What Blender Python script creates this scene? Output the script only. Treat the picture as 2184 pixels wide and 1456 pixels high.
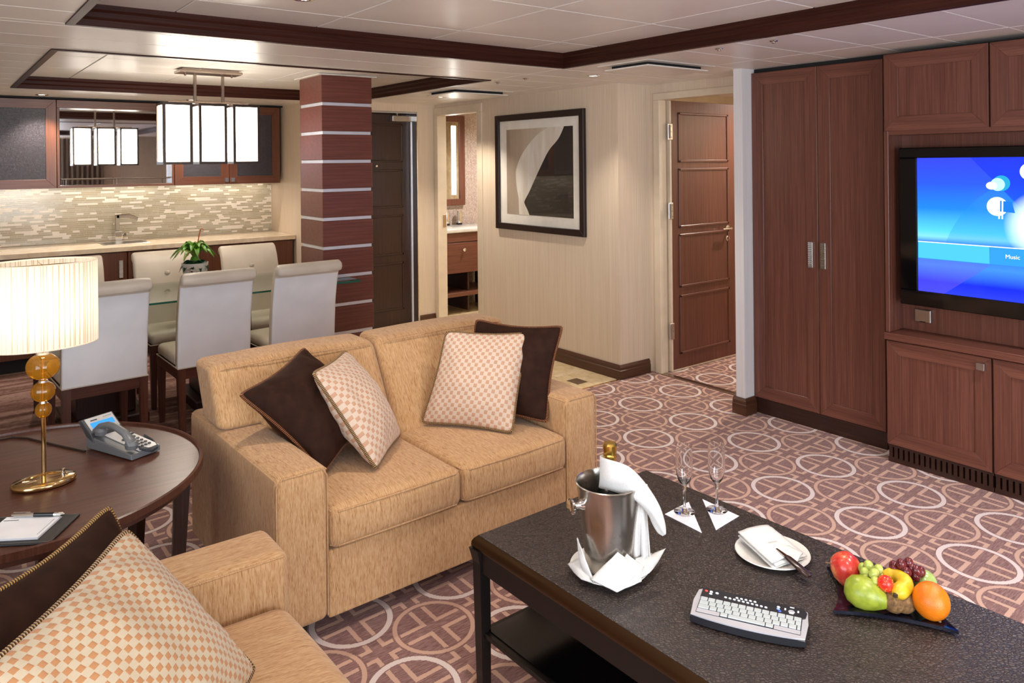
import bpy, bmesh, math, random
from mathutils import Vector, Matrix, noise
random.seed(7)
for o in list(bpy.data.objects): bpy.data.objects.remove(o, do_unlink=True)
SC = bpy.context.scene
COL = SC.collection
PI = math.pi

# ---------------------------------------------------------------- camera
CAM_H, FPX, HORIZON, YAW, ROLL = 1.55, 1628.1, 345.43, math.radians(37.568), math.radians(-0.5664)
cam = bpy.data.cameras.new('camera')
cam_o = bpy.data.objects.new('camera', cam); COL.objects.link(cam_o)
cam.sensor_width = 36.0; cam.lens = 36.0*FPX/2184.0
cam.shift_y = -(728.0-HORIZON)/2184.0
cam.clip_start = 0.05
_f = Vector((math.sin(YAW), math.cos(YAW), 0)); _r0 = Vector((math.cos(YAW), -math.sin(YAW), 0)); _u0 = Vector((0, 0, 1))
_r = _r0*math.cos(ROLL)+_u0*math.sin(ROLL); _u = -_r0*math.sin(ROLL)+_u0*math.cos(ROLL)
cam_o.matrix_world = Matrix(((_r.x, _u.x, -_f.x, 0), (_r.y, _u.y, -_f.y, 0), (_r.z, _u.z, -_f.z, CAM_H), (0, 0, 0, 1)))
SC.camera = cam_o
EYE = Vector((0, 0, CAM_H))
def ray(px, py): return _f+_r*((px-1092)/FPX)-_u*((py-HORIZON)/FPX)
def onz(px, py, z): d = ray(px, py); return EYE+d*((z-CAM_H)/d.z)          # pixel -> point on a horizontal surface
def onx(px, py, x): d = ray(px, py); return EYE+d*(x/d.x)
def ony(px, py, y): d = ray(px, py); return EYE+d*(y/d.y)
def atw(px, py, w): return EYE+ray(px, py)*w

# ---------------------------------------------------------------- world, window daylight, exposure
W = bpy.data.worlds.new('world'); SC.world = W; W.use_nodes = True
W.node_tree.nodes['Background'].inputs[0].default_value = (.62, .72, .9, 1)
W.node_tree.nodes['Background'].inputs[1].default_value = 1.0
SC.view_settings.view_transform = 'Standard'; SC.view_settings.look = 'None'
SC.view_settings.gamma = 1.0; SC.view_settings.use_curve_mapping = False
SC.view_settings.exposure = 0.72
def area(name, loc, rot, sx, sy, power, color):
    l = bpy.data.lights.new(name, 'AREA'); l.shape = 'RECTANGLE'; l.size = sx; l.size_y = sy; l.energy = power; l.color = color
    o = bpy.data.objects.new(name, l); COL.objects.link(o); o.location = loc; o.rotation_euler = rot
    return o
DAYLIGHT = area('daylight', (1.0, -2.52, 1.1), (PI/2, 0, 0), 3.2, 1.9, 128, (.88, .93, 1.0))   # balcony daylight, outside the glazed door
FILL_DAYLIGHT = area('daylight', (-1.78, -.1, 1.25), (PI/2, 0, -PI/2), 3.2, 1.3, 62, (.88, .93, 1.0))    # fill light behind the added side window

# ---------------------------------------------------------------- helpers
def srgb(r, g, b):
    def c(v):
        v /= 255.0
        return v/12.92 if v <= .04045 else ((v+.055)/1.055)**2.4
    return (c(r), c(g), c(b), 1)
class NT:
    def __init__(s, m): s.t = m.node_tree; s.t.nodes.clear()
    def n(s, kind, **kw):
        nd = s.t.nodes.new(kind)
        for k, v in kw.items():
            if hasattr(nd, k): setattr(nd, k, v)
        return nd
    def l(s, a, b): s.t.links.new(a, b)
    def setin(s, sock, v):
        if hasattr(v, 'is_output'): s.l(v, sock)
        else: sock.default_value = v
    def m(s, op, a, b=0.0, c=0.0):
        nd = s.t.nodes.new('ShaderNodeMath'); nd.operation = op
        for i, v in enumerate((a, b, c)):
            if i < len(nd.inputs): s.setin(nd.inputs[i], v)
        return nd.outputs[0]
    def mix(s, fac, a, b):
        nd = s.t.nodes.new('ShaderNodeMix'); nd.data_type = 'RGBA'
        s.setin(nd.inputs['Factor'], fac); s.setin(nd.inputs[6], a); s.setin(nd.inputs[7], b)
        return nd.outputs[2]
    def coords(s, kind='Object', scale=(1, 1, 1), rot=(0, 0, 0)):
        tc = s.n('ShaderNodeTexCoord'); mp = s.n('ShaderNodeMapping')
        mp.inputs['Scale'].default_value = scale; mp.inputs['Rotation'].default_value = rot
        s.l(tc.outputs[kind], mp.inputs['Vector']); return mp.outputs[0]
    def noise(s, vec, scale=1.0, detail=4.0, rough=.55, dist=0.0):
        nd = s.n('ShaderNodeTexNoise'); s.l(vec, nd.inputs['Vector']); nd.inputs['Scale'].default_value = scale
        nd.inputs['Detail'].default_value = detail; nd.inputs['Roughness'].default_value = rough; nd.inputs['Distortion'].default_value = dist
        return nd.outputs[0]
    def ramp(s, fac, stops):
        nd = s.n('ShaderNodeValToRGB'); cr = nd.color_ramp
        while len(cr.elements) < len(stops): cr.elements.new(.5)
        for e, (p, c) in zip(cr.elements, stops): e.position = p; e.color = c if len(c) == 4 else (*c, 1)
        s.l(fac, nd.inputs[0]); return nd.outputs[0]
    def out(s, col, rough=.5, metal=0.0, bump=None, bstr=.2, bdist=.01, **kw):
        p = s.n('ShaderNodeBsdfPrincipled'); o = s.n('ShaderNodeOutputMaterial')
        s.setin(p.inputs['Base Color'], col); s.setin(p.inputs['Roughness'], rough); s.setin(p.inputs['Metallic'], metal)
        for k, v in kw.items(): s.setin(p.inputs[k], v)
        if bump is not None:
            b = s.n('ShaderNodeBump'); b.inputs['Strength'].default_value = bstr; b.inputs['Distance'].default_value = bdist
            s.l(bump, b.inputs['Height']); s.l(b.outputs[0], p.inputs['Normal'])
        s.l(p.outputs[0], o.inputs[0]); return p
def newmat(name):
    m = bpy.data.materials.new(name); m.use_nodes = True
    return m, NT(m)
def plain(name, col, rough=.5, metal=0.0, **kw):
    m, t = newmat(name)
    v = t.noise(t.coords('Object', (1, 1, 1)), 9.0, 2.0)
    c2 = tuple(min(1, c*1.06) for c in col[:3])+(1,)
    c1 = tuple(c*.95 for c in col[:3])+(1,)
    t.out(t.ramp(v, [(.3, c1), (.7, c2)]), rough, metal, **kw); return m
def wood(name, dark, mid, light, axis='z', rough=.35, spec=.5, coat=0.0):
    m, t = newmat(name)
    al, ac = 3.0, 150.0
    sc = {'x': (al, ac, ac), 'y': (ac, al, ac), 'z': (ac, ac, al)}[axis]
    n1 = t.noise(t.coords('Object', sc), 1.0, 5.0, .65)
    sc2 = tuple(v*.3 for v in sc)
    n2 = t.noise(t.coords('Object', sc2), 1.0, 3.0, .5, .4)
    f = t.m('ADD', t.m('MULTIPLY', n1, .68), t.m('MULTIPLY', n2, .32))
    col = t.ramp(f, [(.3, dark), (.5, mid), (.7, light)])
    t.out(col, rough, 0.0, bump=n1, bstr=.06, bdist=.002, **{'Specular IOR Level': spec, 'Coat Weight': coat, 'Coat Roughness': .12}); return m
def fabric(name, dark, mid, light, axis='z', fine=220.0, along=14.0, bstr=.35, top=None):
    """streaked weave; with top set, faces that look up are streaked along that axis instead"""
    m, t = newmat(name)
    def streak(ax):
        sc = {'x': (along, fine, fine), 'y': (fine, along, fine), 'z': (fine, fine, along)}[ax]
        n1 = t.noise(t.coords('Object', sc), 1.0, 3.0, .6); n2 = t.noise(t.coords('Object', tuple(v*.45 for v in sc)), 1.0, 3.0, .6)
        return t.m('ADD', t.m('MULTIPLY', n1, .5), t.m('MULTIPLY', n2, .5))
    f = streak(axis)
    if top:
        ge = t.n('ShaderNodeTexCoord'); sp = t.n('ShaderNodeSeparateXYZ'); t.l(ge.outputs['Normal'], sp.inputs[0])
        w = t.m('GREATER_THAN', t.m('ABSOLUTE', sp.outputs[2]), .6)
        f = t.m('ADD', t.m('MULTIPLY', f, t.m('SUBTRACT', 1.0, w)), t.m('MULTIPLY', streak(top), w))
    col = t.ramp(f, [(.34, dark), (.5, mid), (.66, light)])
    t.out(col, .85, 0.0, bump=f, bstr=bstr, bdist=.003, **{'Sheen Weight': .2, 'Sheen Roughness': .5, 'Specular IOR Level': .15}); return m
def emit(name, col, strength):
    m, t = newmat(name)
    e = t.n('ShaderNodeEmission'); e.inputs[0].default_value = col; e.inputs[1].default_value = strength
    o = t.n('ShaderNodeOutputMaterial'); t.l(e.outputs[0], o.inputs[0]); return m
def pane(name, tint, gloss=.06, rough=.02, ior=1.45):
    m, t = newmat(name)
    tr = t.n('ShaderNodeBsdfTransparent'); tr.inputs[0].default_value = tint
    gl = t.n('ShaderNodeBsdfGlossy'); gl.inputs['Roughness'].default_value = rough
    fr = t.n('ShaderNodeFresnel'); ge = t.n('ShaderNodeNewGeometry')
    t.l(t.m('ADD', t.m('MULTIPLY', ge.outputs['Backfacing'], 1.0/ior-ior), ior), fr.inputs[0])      # same reflectance on both sides of the sheet
    mx = t.n('ShaderNodeMixShader'); t.l(fr.outputs[0], mx.inputs[0]); t.l(tr.outputs[0], mx.inputs[1]); t.l(gl.outputs[0], mx.inputs[2])
    o = t.n('ShaderNodeOutputMaterial'); t.l(mx.outputs[0], o.inputs[0]); return m

# ---- mesh makers
def B(): return bmesh.new()
def box(bm, x0, x1, y0, y1, z0, z1, bev=0.0, seg=1):
    v = [bm.verts.new((x, y, z)) for z in (z0, z1) for y in (y0, y1) for x in (x0, x1)]
    fs = [bm.faces.new([v[i] for i in q]) for q in ((0, 2, 3, 1), (4, 5, 7, 6), (0, 1, 5, 4), (1, 3, 7, 5), (3, 2, 6, 7), (2, 0, 4, 6))]
    if bev > 0:
        es = list({e for f in fs for e in f.edges})
        bmesh.ops.bevel(bm, geom=es, offset=bev, segments=seg, affect='EDGES', profile=.5)
    return bm
def prism(bm, pts, ext, bev=0.0, seg=1):
    """closed polygon of 3D points extruded by vector ext"""
    ext = Vector(ext)
    a = [bm.verts.new(Vector(p)) for p in pts]; b = [bm.verts.new(Vector(p)+ext) for p in pts]
    fs = [bm.faces.new(a[::-1]), bm.faces.new(b)]
    n = len(a)
    for i in range(n): fs.append(bm.faces.new((a[i], a[(i+1) % n], b[(i+1) % n], b[i])))
    if bev > 0:
        es = list({e for f in fs[:2] for e in f.edges})
        bmesh.ops.bevel(bm, geom=es, offset=bev, segments=seg, affect='EDGES', profile=.5)
    return bm
def lathe(bm, prof, c=(0, 0, 0), n=24, sx=1.0, sy=1.0, rot=None):
    """prof: list of (r, z)"""
    c = Vector(c); rings = []
    for r, z in prof:
        if r < 1e-6:
            rings.append([bm.verts.new(c+((rot @ Vector((0, 0, z))) if rot else Vector((0, 0, z))))])
        else:
            ring = []
            for i in range(n):
                p = Vector((r*sx*math.cos(2*PI*i/n), r*sy*math.sin(2*PI*i/n), z))
                ring.append(bm.verts.new(c+((rot @ p) if rot else p)))
            rings.append(ring)
    for a, b in zip(rings, rings[1:]):
        if len(a) == 1 and len(b) == 1: continue
        for i in range(n):
            if len(a) == 1: bm.faces.new((a[0], b[i], b[(i+1) % n]))
            elif len(b) == 1: bm.faces.new((a[i], b[0], a[(i+1) % n]))
            else: bm.faces.new((a[i], b[i], b[(i+1) % n], a[(i+1) % n]))
    return bm
def tube(bm, pts, r, n=8, closed=False, uv=None, rfun=None):
    pts = [Vector(p) for p in pts]; m = len(pts); rings = []
    prev = None; L = 0; Ls = []
    for i, p in enumerate(pts):
        a = pts[(i-1) % m] if (closed or i > 0) else p; b = pts[(i+1) % m] if (closed or i < m-1) else p
        t = (b-a).normalized()
        if prev is None:
            ref = Vector((0, 0, 1)) if abs(t.z) < .9 else Vector((1, 0, 0)); u = t.cross(ref).normalized()
        else:
            u = (prev-t*prev.dot(t)).normalized()
        prev = u; w = t.cross(u); rr = rfun(i/(m-1)) if rfun else r
        if i: L += (p-pts[i-1]).length
        Ls.append(L)
        rings.append([bm.verts.new(p+(u*math.cos(2*PI*k/n)+w*math.sin(2*PI*k/n))*rr) for k in range(n)])
    lay = bm.loops.layers.uv.verify() if uv else None
    for i in range(m if closed else m-1):
        a, b = rings[i], rings[(i+1) % m]
        for k in range(n):
            f = bm.faces.new((a[k], a[(k+1) % n], b[(k+1) % n], b[k]))
            if uv:
                u0 = Ls[i]*uv; u1 = (Ls[i+1] if i+1 < m else Ls[i]+(pts[0]-pts[-1]).length)*uv
                for lp, (uu, vv) in zip(f.loops, ((u0, k/n), (u0, (k+1)/n), (u1, (k+1)/n), (u1, k/n))): lp[lay].uv = (uu, vv)
    if not closed:
        bm.faces.new(rings[0][::-1]); bm.faces.new(rings[-1])
    return bm
def softbox(bm, x0, x1, y0, y1, z0, z1, r=.03, bulge=(0, 0, 0), k=4, m=7, fn=None):
    """rounded box whose faces can swell by bulge (x, y, z)"""
    lo = Vector((x0, y0, z0)); hi = Vector((x1, y1, z1)); c = (lo+hi)/2; h = (hi-lo)/2
    def axis(hh):
        rr = min(r, hh*.98); s = [-hh+rr*(i/k) for i in range(k)]
        s += [-hh+rr+(2*hh-2*rr)*i/m for i in range(m+1)]
        s += [hh-rr+rr*((i+1)/k) for i in range(k)]
        return s
    A = [axis(h[i]) for i in range(3)]; cache = {}
    def vert(p):
        key = tuple(round(v, 6) for v in p)
        if key in cache: return cache[key]
        q = Vector(p); inner = Vector([max(-(h[i]-min(r, h[i]*.98)), min(h[i]-min(r, h[i]*.98), q[i])) for i in range(3)])
        d = q-inner; rr = Vector([min(r, h[i]*.98) for i in range(3)])
        nd = Vector([d[i]/rr[i] for i in range(3)]); L = nd.length
        if L > 1e-9: nd /= L
        pos = inner+Vector([nd[i]*rr[i] for i in range(3)])
        t = [pos[i]/h[i] for i in range(3)]
        for i in range(3):
            o1, o2 = (i+1) % 3, (i+2) % 3
            pos[i] += bulge[i]*t[i]*max(0, 1-t[o1]**2)**.8*max(0, 1-t[o2]**2)**.8
        pos = c+pos
        if fn: pos = Vector(fn(pos))
        v = bm.verts.new(pos); cache[key] = v; return v
    for ax in range(3):
        o1, o2 = (ax+1) % 3, (ax+2) % 3
        for sgn in (-1, 1):
            for i in range(len(A[o1])-1):
                for j in range(len(A[o2])-1):
                    q = []
                    for a_, b_ in ((i, j), (i+1, j), (i+1, j+1), (i, j+1)):
                        p = [0, 0, 0]; p[ax] = sgn*h[ax]; p[o1] = A[o1][a_]; p[o2] = A[o2][b_]; q.append(vert(p))
                    if sgn < 0: q.reverse()
                    if len(set(q)) > 2:
                        try: bm.faces.new(list(dict.fromkeys(q)))
                        except ValueError: pass
    return bm
def grid(bm, rows, thick=0.0, closed=False):
    """sheet through rows of points; thick > 0 gives it a second side"""
    V = [[bm.verts.new(Vector(p)) for p in r] for r in rows]
    n = len(V); m = len(V[0])
    for i in range(n-1):
        for j in range(m-1): bm.faces.new((V[i][j], V[i][j+1], V[i+1][j+1], V[i+1][j]))
    if thick:
        bm.normal_update()
        W_ = [[bm.verts.new(v.co-v.normal*thick) for v in r] for r in V]
        for i in range(n-1):
            for j in range(m-1): bm.faces.new((W_[i][j], W_[i+1][j], W_[i+1][j+1], W_[i][j+1]))
        loop = [(0, j) for j in range(m)]+[(i, m-1) for i in range(1, n)]+[(n-1, j) for j in range(m-2, -1, -1)]+[(i, 0) for i in range(n-2, 0, -1)]
        for a, b in zip(loop, loop[1:]+loop[:1]):
            bm.faces.new((V[a[0]][a[1]], W_[a[0]][a[1]], W_[b[0]][b[1]], V[b[0]][b[1]]))
    return bm

# ---- objects
def props(o, label=None, cat=None, group=None, kind=None):
    if label: o['label'] = label
    if cat: o['category'] = cat
    if group: o['group'] = group
    if kind: o['kind'] = kind
    return o
def thing(name, label, cat, loc=(0, 0, 0), rotz=0.0, group=None, kind=None):
    o = bpy.data.objects.new(name, None); COL.objects.link(o); o.empty_display_size = .05
    o.location = loc; o.rotation_euler = (0, 0, rotz)
    return props(o, label, cat, group, kind)
def root_of(p):
    while p.parent: p = p.parent
    return p
WORLD = {}      # objects whose children are written in world coordinates
def obj(name, bm, mat, parent=None, smooth=False, label=None, cat=None, group=None, kind=None, recenter=True, angle=.6):
    bmesh.ops.recalc_face_normals(bm, faces=bm.faces[:])
    me = bpy.data.meshes.new(name)
    c = Vector((0, 0, 0))
    if recenter and bm.verts:
        xs = [v.co for v in bm.verts]
        lo = Vector([min(p[i] for p in xs) for i in range(3)]); hi = Vector([max(p[i] for p in xs) for i in range(3)])
        c = (lo+hi)/2
        if parent is None: c.z = lo.z
        bmesh.ops.translate(bm, verts=bm.verts[:], vec=-c)
    bm.to_mesh(me); bm.free()
    for m_ in (mat if isinstance(mat, (list, tuple)) else [mat]): me.materials.append(m_)
    if smooth:
        me.polygons.foreach_set('use_smooth', [True]*len(me.polygons))
        try: me.set_sharp_from_angle(angle=angle)
        except Exception: pass
    o = bpy.data.objects.new(name, me); COL.objects.link(o)
    if parent is not None:
        o.parent = parent
        o.location = c-OFF.get(parent, Vector((0, 0, 0)))
        OFF[o] = c
    else:
        o.location = c; OFF[o] = c
    return props(o, label, cat, group, kind)
OFF = {}        # authoring-space origin of an object, so that parts may be written in the same space as their thing
def wthing(name, label, cat, loc, group=None, kind=None):
    """a thing whose parts are written in world coordinates"""
    o = thing(name, label, cat, loc, 0, group, kind); OFF[o] = Vector(loc); return o
def dup(o, parent=None):
    c = o.copy(); COL.objects.link(c); c.parent = parent
    for ch in [x for x in bpy.data.objects if x.parent == o]: dup(ch, c)
    return c
def kids(o): return [x for x in bpy.data.objects if x.parent == o]
# ---------------------------------------------------------------- materials
def wood3(name, rough=.33, d=(76, 42, 33), m=(102, 60, 47), l=(124, 77, 61), **k):
    return {a: wood(name+'_'+a, srgb(*d), srgb(*m), srgb(*l), a, rough, **k) for a in 'xyz'}
CHERRY = wood3('cherry_wood')
DARKW = wood3('dark_wood', .36, (34, 18, 14), (50, 28, 21), (68, 40, 30))
TRIMW = wood3('trim_wood', .35, (38, 17, 12), (54, 26, 19), (70, 38, 29), spec=.12)
COLW = wood3('column_wood', .33, (84, 44, 36), (110, 61, 49), (130, 78, 64))
BASEW = wood3('baseboard_wood', .3, (52, 30, 19), (74, 44, 28), (94, 60, 40))
WALNUT = wood3('walnut_wood', .3, (62, 34, 26), (84, 50, 38), (106, 68, 52))
KITCH = wood3('kitchen_wood', .33, (74, 41, 27), (98, 57, 38), (120, 75, 53))
STEEL = plain('brushed_steel', srgb(190, 186, 182), .28, 1.0)
ALU = plain('satin_aluminium', srgb(226, 226, 234), .42, .55)
CHROME = plain('chrome', srgb(225, 224, 222), .06, 1.0)
NICKEL = plain('satin_nickel', srgb(176, 160, 146), .25, 1.0)
BRASS = plain('polished_brass', srgb(216, 184, 128), .1, 1.0)
BLACK = plain('black_plastic', srgb(16, 16, 18), .25)
BLACKM = plain('black_matt', srgb(10, 9, 9), .7)
WHITEC = plain('white_china', srgb(214, 212, 208), .12)
PAINTW = plain('white_paint', srgb(226, 220, 210), .35)
CREAMP = plain('cream_paint', srgb(212, 196, 172), .4)
CLOTHW = fabric('white_linen', srgb(200, 198, 195), srgb(208, 206, 203), srgb(216, 214, 212), 'z', 500, 300, .1)
GOLD = plain('gold_foil', srgb(206, 168, 84), .25, 1.0)
MIRROR = plain('mirror_silver', srgb(205, 205, 208), .02, 1.0)
SHADOWGAP = plain('shadow_gap', srgb(18, 15, 16), .8)
def wallpaper(name, c1, c2, c3):
    m, t = newmat(name)
    n1 = t.noise(t.coords('Object', (240, 240, 2.5)), 1.0, 4.0, .7)
    n2 = t.noise(t.coords('Object', (50, 50, .8)), 1.0, 2.0, .5)
    f = t.m('ADD', t.m('MULTIPLY', n1, .8), t.m('MULTIPLY', n2, .2))
    t.out(t.ramp(f, [(.32, c1), (.5, c2), (.68, c3)]), .55, 0.0, bump=n1, bstr=.05, bdist=.002); return m
WALLP = wallpaper('cream_wallcovering', srgb(202, 182, 158), srgb(213, 195, 172), srgb(222, 206, 186))
COOLLITP = wallpaper('cool_lit_wallcovering', srgb(206, 203, 203), srgb(216, 213, 213), srgb(224, 222, 222))  # the cream wallcovering again, cool light on it put into the colour
def ceilmat():
    m, t = newmat('ceiling_enamel')
    v = t.noise(t.coords('Object', (1, 1, 1)), 3.0, 2.0)
    t.out(t.ramp(v, [(.3, srgb(224, 218, 210)), (.7, srgb(231, 225, 218))]), .4, 0.0, **{'Specular IOR Level': .45, 'Coat Weight': .14, 'Coat Roughness': .2}); return m
CEIL = ceilmat()
def marble():
    m, t = newmat('cream_marble')
    n = t.noise(t.coords('Object', (1, 1, 1)), 7.0, 6.0, .6, 1.2)
    t.out(t.ramp(n, [(.3, srgb(204, 176, 128)), (.5, srgb(226, 204, 164)), (.7, srgb(238, 222, 190))]), .16, 0.0); return m
MARBLE = marble()
def counterstone():
    m, t = newmat('pale_counter_stone'); n = t.noise(t.coords('Object'), 14.0, 6.0, .65, .6)
    t.out(t.ramp(n, [(.3, srgb(216, 192, 160)), (.5, srgb(228, 208, 180)), (.7, srgb(238, 222, 198))]), .14, 0.0); return m
COUNTER = counterstone()
DARKSTONE = plain('dark_marble', srgb(96, 74, 52), .2)
def carpet():
    m, t = newmat('patterned_carpet')
    tc = t.n('ShaderNodeTexCoord'); sp = t.n('ShaderNodeSeparateXYZ'); t.l(tc.outputs['Object'], sp.inputs[0])
    wob = t.noise(t.coords('Object', (1, 1, 1)), 160.0, 2.0)
    wo = t.m('MULTIPLY', t.m('SUBTRACT', wob, .5), .006)
    x = t.m('ADD', t.m('SUBTRACT', sp.outputs[0], 3.599), wo); y = t.m('ADD', t.m('SUBTRACT', sp.outputs[1], 2.1031), wo)
    det = .4112*.4228-.0219*.0028
    a = t.m('ADD', t.m('MULTIPLY', x, .4228/det), t.m('MULTIPLY', y, -.0028/det))
    b = t.m('ADD', t.m('MULTIPLY', x, -.0219/det), t.m('MULTIPLY', y, .4112/det))
    def fr(v, s, k=1.0): return t.m('SUBTRACT', t.m('FRACT', t.m('ADD', t.m('MULTIPLY', v, k), s)), .5)
    def ring(s):
        fa, fb = fr(a, s), fr(b, s)
        d = t.m('SQRT', t.m('ADD', t.m('MULTIPLY', fa, fa), t.m('MULTIPLY', fb, fb)))
        return t.m('ABSOLUTE', t.m('SUBTRACT', d, .322))
    rw, rt = ring(.5), ring(0.0)
    mw = t.m('LESS_THAN', rw, .0235); mt = t.m('LESS_THAN', rt, .019)
    near = t.m('MINIMUM', rw, rt)
    u = t.m('ABSOLUTE', fr(a, .5, 2.0)); v = t.m('ABSOLUTE', fr(b, .5, 2.0))
    lo, hi = .086, .164
    def band(q): return t.m('MULTIPLY', t.m('GREATER_THAN', q, lo), t.m('LESS_THAN', q, hi))
    L1 = t.m('MULTIPLY', band(u), t.m('GREATER_THAN', v, lo)); L2 = t.m('MULTIPLY', band(v), t.m('GREATER_THAN', u, lo))
    ln = t.m('MULTIPLY', t.m('MAXIMUM', L1, L2), t.m('GREATER_THAN', near, .034))
    st = t.noise(t.coords('Object', (26, 200, 1)), 1.0, 4.0, .7)
    pile = t.noise(t.coords('Object', (1, 1, 1)), 420.0, 2.0)
    base = t.ramp(st, [(.36, srgb(110, 76, 72)), (.5, srgb(134, 99, 94)), (.64, srgb(158, 124, 118))])
    tan = t.mix(pile, srgb(192, 152, 132), srgb(206, 170, 150)); wht = t.mix(pile, srgb(208, 190, 184), srgb(226, 212, 206))
    c = t.mix(ln, base, tan); c = t.mix(mt, c, tan); c = t.mix(mw, c, wht)
    hgt = t.m('ADD', t.m('MULTIPLY', pile, .5), t.m('MULTIPLY', t.m('MAXIMUM', ln, t.m('MAXIMUM', mt, mw)), .35))
    t.out(c, .95, 0.0, bump=hgt, bstr=.5, bdist=.004, **{'Specular IOR Level': .08, 'Sheen Weight': .2}); return m
CARPET = carpet()
def carpet2():
    m, t = newmat('banded_carpet')
    n = t.noise(t.coords('Object', (1.1, 7, 1)), 1.0, 3.0, .6, 1.0); st = t.noise(t.coords('Object', (30, 180, 1)), 1.0, 3.0, .6)
    f = t.m('ADD', t.m('MULTIPLY', n, .6), t.m('MULTIPLY', st, .4))
    t.out(t.ramp(f, [(.38, srgb(78, 52, 46)), (.5, srgb(116, 86, 76)), (.6, srgb(160, 130, 120))]), .95, 0.0, bump=st, bstr=.4, bdist=.003, **{'Specular IOR Level': .08}); return m
CARPET2 = carpet2()

# ---------------------------------------------------------------- setting: floors
ZC, ZT = 2.105, 2.185          # lower ceiling, tray ceiling
bm = B(); box(bm, -1.6, 7.2, -2.4, 3.835, -.06, 0)
obj('floor', bm, CARPET, recenter=False, kind='structure', label='mauve carpet with white and tan rings over a lattice')
bm = B(); box(bm, -1.6, 2.62, 3.835, 7.5, -.06, 0)
obj('floor', bm, CARPET2, recenter=False, kind='structure', label='brown banded carpet under the dining table')
bm = B(); box(bm, 4.24, 7.2, 3.835, 5.0, -.06, 0)
obj('floor', bm, CARPET, recenter=False, kind='structure', label='ringed carpet inside the bedroom')
bm = B(); box(bm, 2.62, 5.8, 3.835, 7.1, -.06, -.012)
hall = obj('floor', bm, DARKSTONE, recenter=False, kind='structure', label='cream marble tiled hall floor')
def hall_tile(x0, x1, y0, y1, m):
    t_ = B(); box(t_, x0+.002, x1-.002, y0+.002, y1-.002, -.012, 0, .001); obj('floor_tile', t_, m, hall)
xs = [2.62+.3225*i for i in range(5)]
ys = [3.84+.3225*i for i in range(9)]
for i in range(4):
    for j in range(8):
        x0, x1, y0, y1 = xs[i], xs[i+1], ys[j], ys[j+1]
        if i == 3 and j in (0, 4):
            hall_tile(x0+.1, x1, y0, y1, MARBLE); hall_tile(x0, x0+.1, y0, y0+.1, MARBLE); hall_tile(x0, x0+.1, y0+.22, y1, MARBLE)
            hall_tile(x0, x0+.1, y0+.1, y0+.22, DARKSTONE)
        else: hall_tile(x0, x1, y0, y1, MARBLE)
for i in range(5):
    for j in range(4): hall_tile(3.92+.37*i, 4.29+.37*i, 5.04+.5*j, 5.54+.5*j, MARBLE)
bm = B(); box(bm, 2.62, 3.88, 3.829, 3.84, 0, .004, .001)
obj('trim_1', bm, BRASS, kind='structure', label='thin metal strip between carpet and hall tiles')
bm = B(); box(bm, 4.215, 4.265, 2.9, 3.73, 0, .006, .002)
obj('trim_2', bm, NICKEL, kind='structure', label='metal threshold strip in the bedroom doorway')

# ---------------------------------------------------------------- walls
def wall(name, boxes, mat=WALLP, label=None):
    bm = B()
    for b_ in boxes: box(bm, *b_)
    return obj(name, bm, mat, kind='structure', label=label)
wall('wall_left', [(-1.7, -1.6, -2.4, -1.75, 0, 2.3), (-1.7, -1.6, 1.55, 7.5, 0, 2.3), (-1.7, -1.6, -1.75, 1.55, 0, .55), (-1.7, -1.6, -1.75, 1.55, 1.95, 2.3)])
wall('wall_kitchen', [(-1.6, 2.7, 7.4, 7.5, 0, 2.3)], label='cream wall behind the kitchen counter')
wall('wall_hall', [(2.7, 2.95, 6.3, 7.5, 0, 2.3), (2.95, 3.715, 6.3, 6.5, 2.035, 2.3), (3.715, 3.905, 6.3, 6.5, 0, 2.3), (2.95, 3.715, 6.46, 6.5, 0, 2.035)], label='cream wall around the dark entrance door')
wall('wall_right', [(3.905, 3.99, 3.839, 5.55, 0, 2.3), (3.905, 3.99, 5.55, 6.25, 2.01, 2.3), (3.905, 3.99, 6.25, 6.5, 0, 2.3), (3.99, 4.3, 3.839, 3.93, 0, 2.3)], label='cream striped wall carrying the framed picture')
wall('wall_bedroom', [(4.24, 4.3, 2.885, 3.839, 2.04, 2.3), (4.24, 4.3, 3.797, 3.8385, 0, 2.04)], label='cream wall around the bedroom doorway')
wall('wall_end', [(3.94, 4.9, 2.822, 2.885, 0, 2.3)], COOLLITP, 'wall end, coloured as under cool light, between the bedroom doorway and the tall cabinet')
wall('wall_front', [(-1.7, -.6, -2.5, -2.4, 0, 2.3), (2.6, 4.8, -2.5, -2.4, 0, 2.3), (-.6, 2.6, -2.5, -2.4, 2.05, 2.3)])
wall('wall_tv', [(4.62, 4.7, -2.4, 2.822, 0, 2.3)], label='wall behind the television cabinets')
wall('wall_bedroom_far', [(7.1, 7.2, 2.8, 5.1, 0, 2.3), (4.3, 7.2, 4.9, 5.0, 0, 2.3), (4.9, 7.2, 2.75, 2.885, 0, 2.3)], CREAMP)
bm = B(); box(bm, 4.3, 7.2, 2.8, 5.0, 2.2, 2.25); obj('ceiling_bedroom', bm, CEIL, kind='structure')
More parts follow.
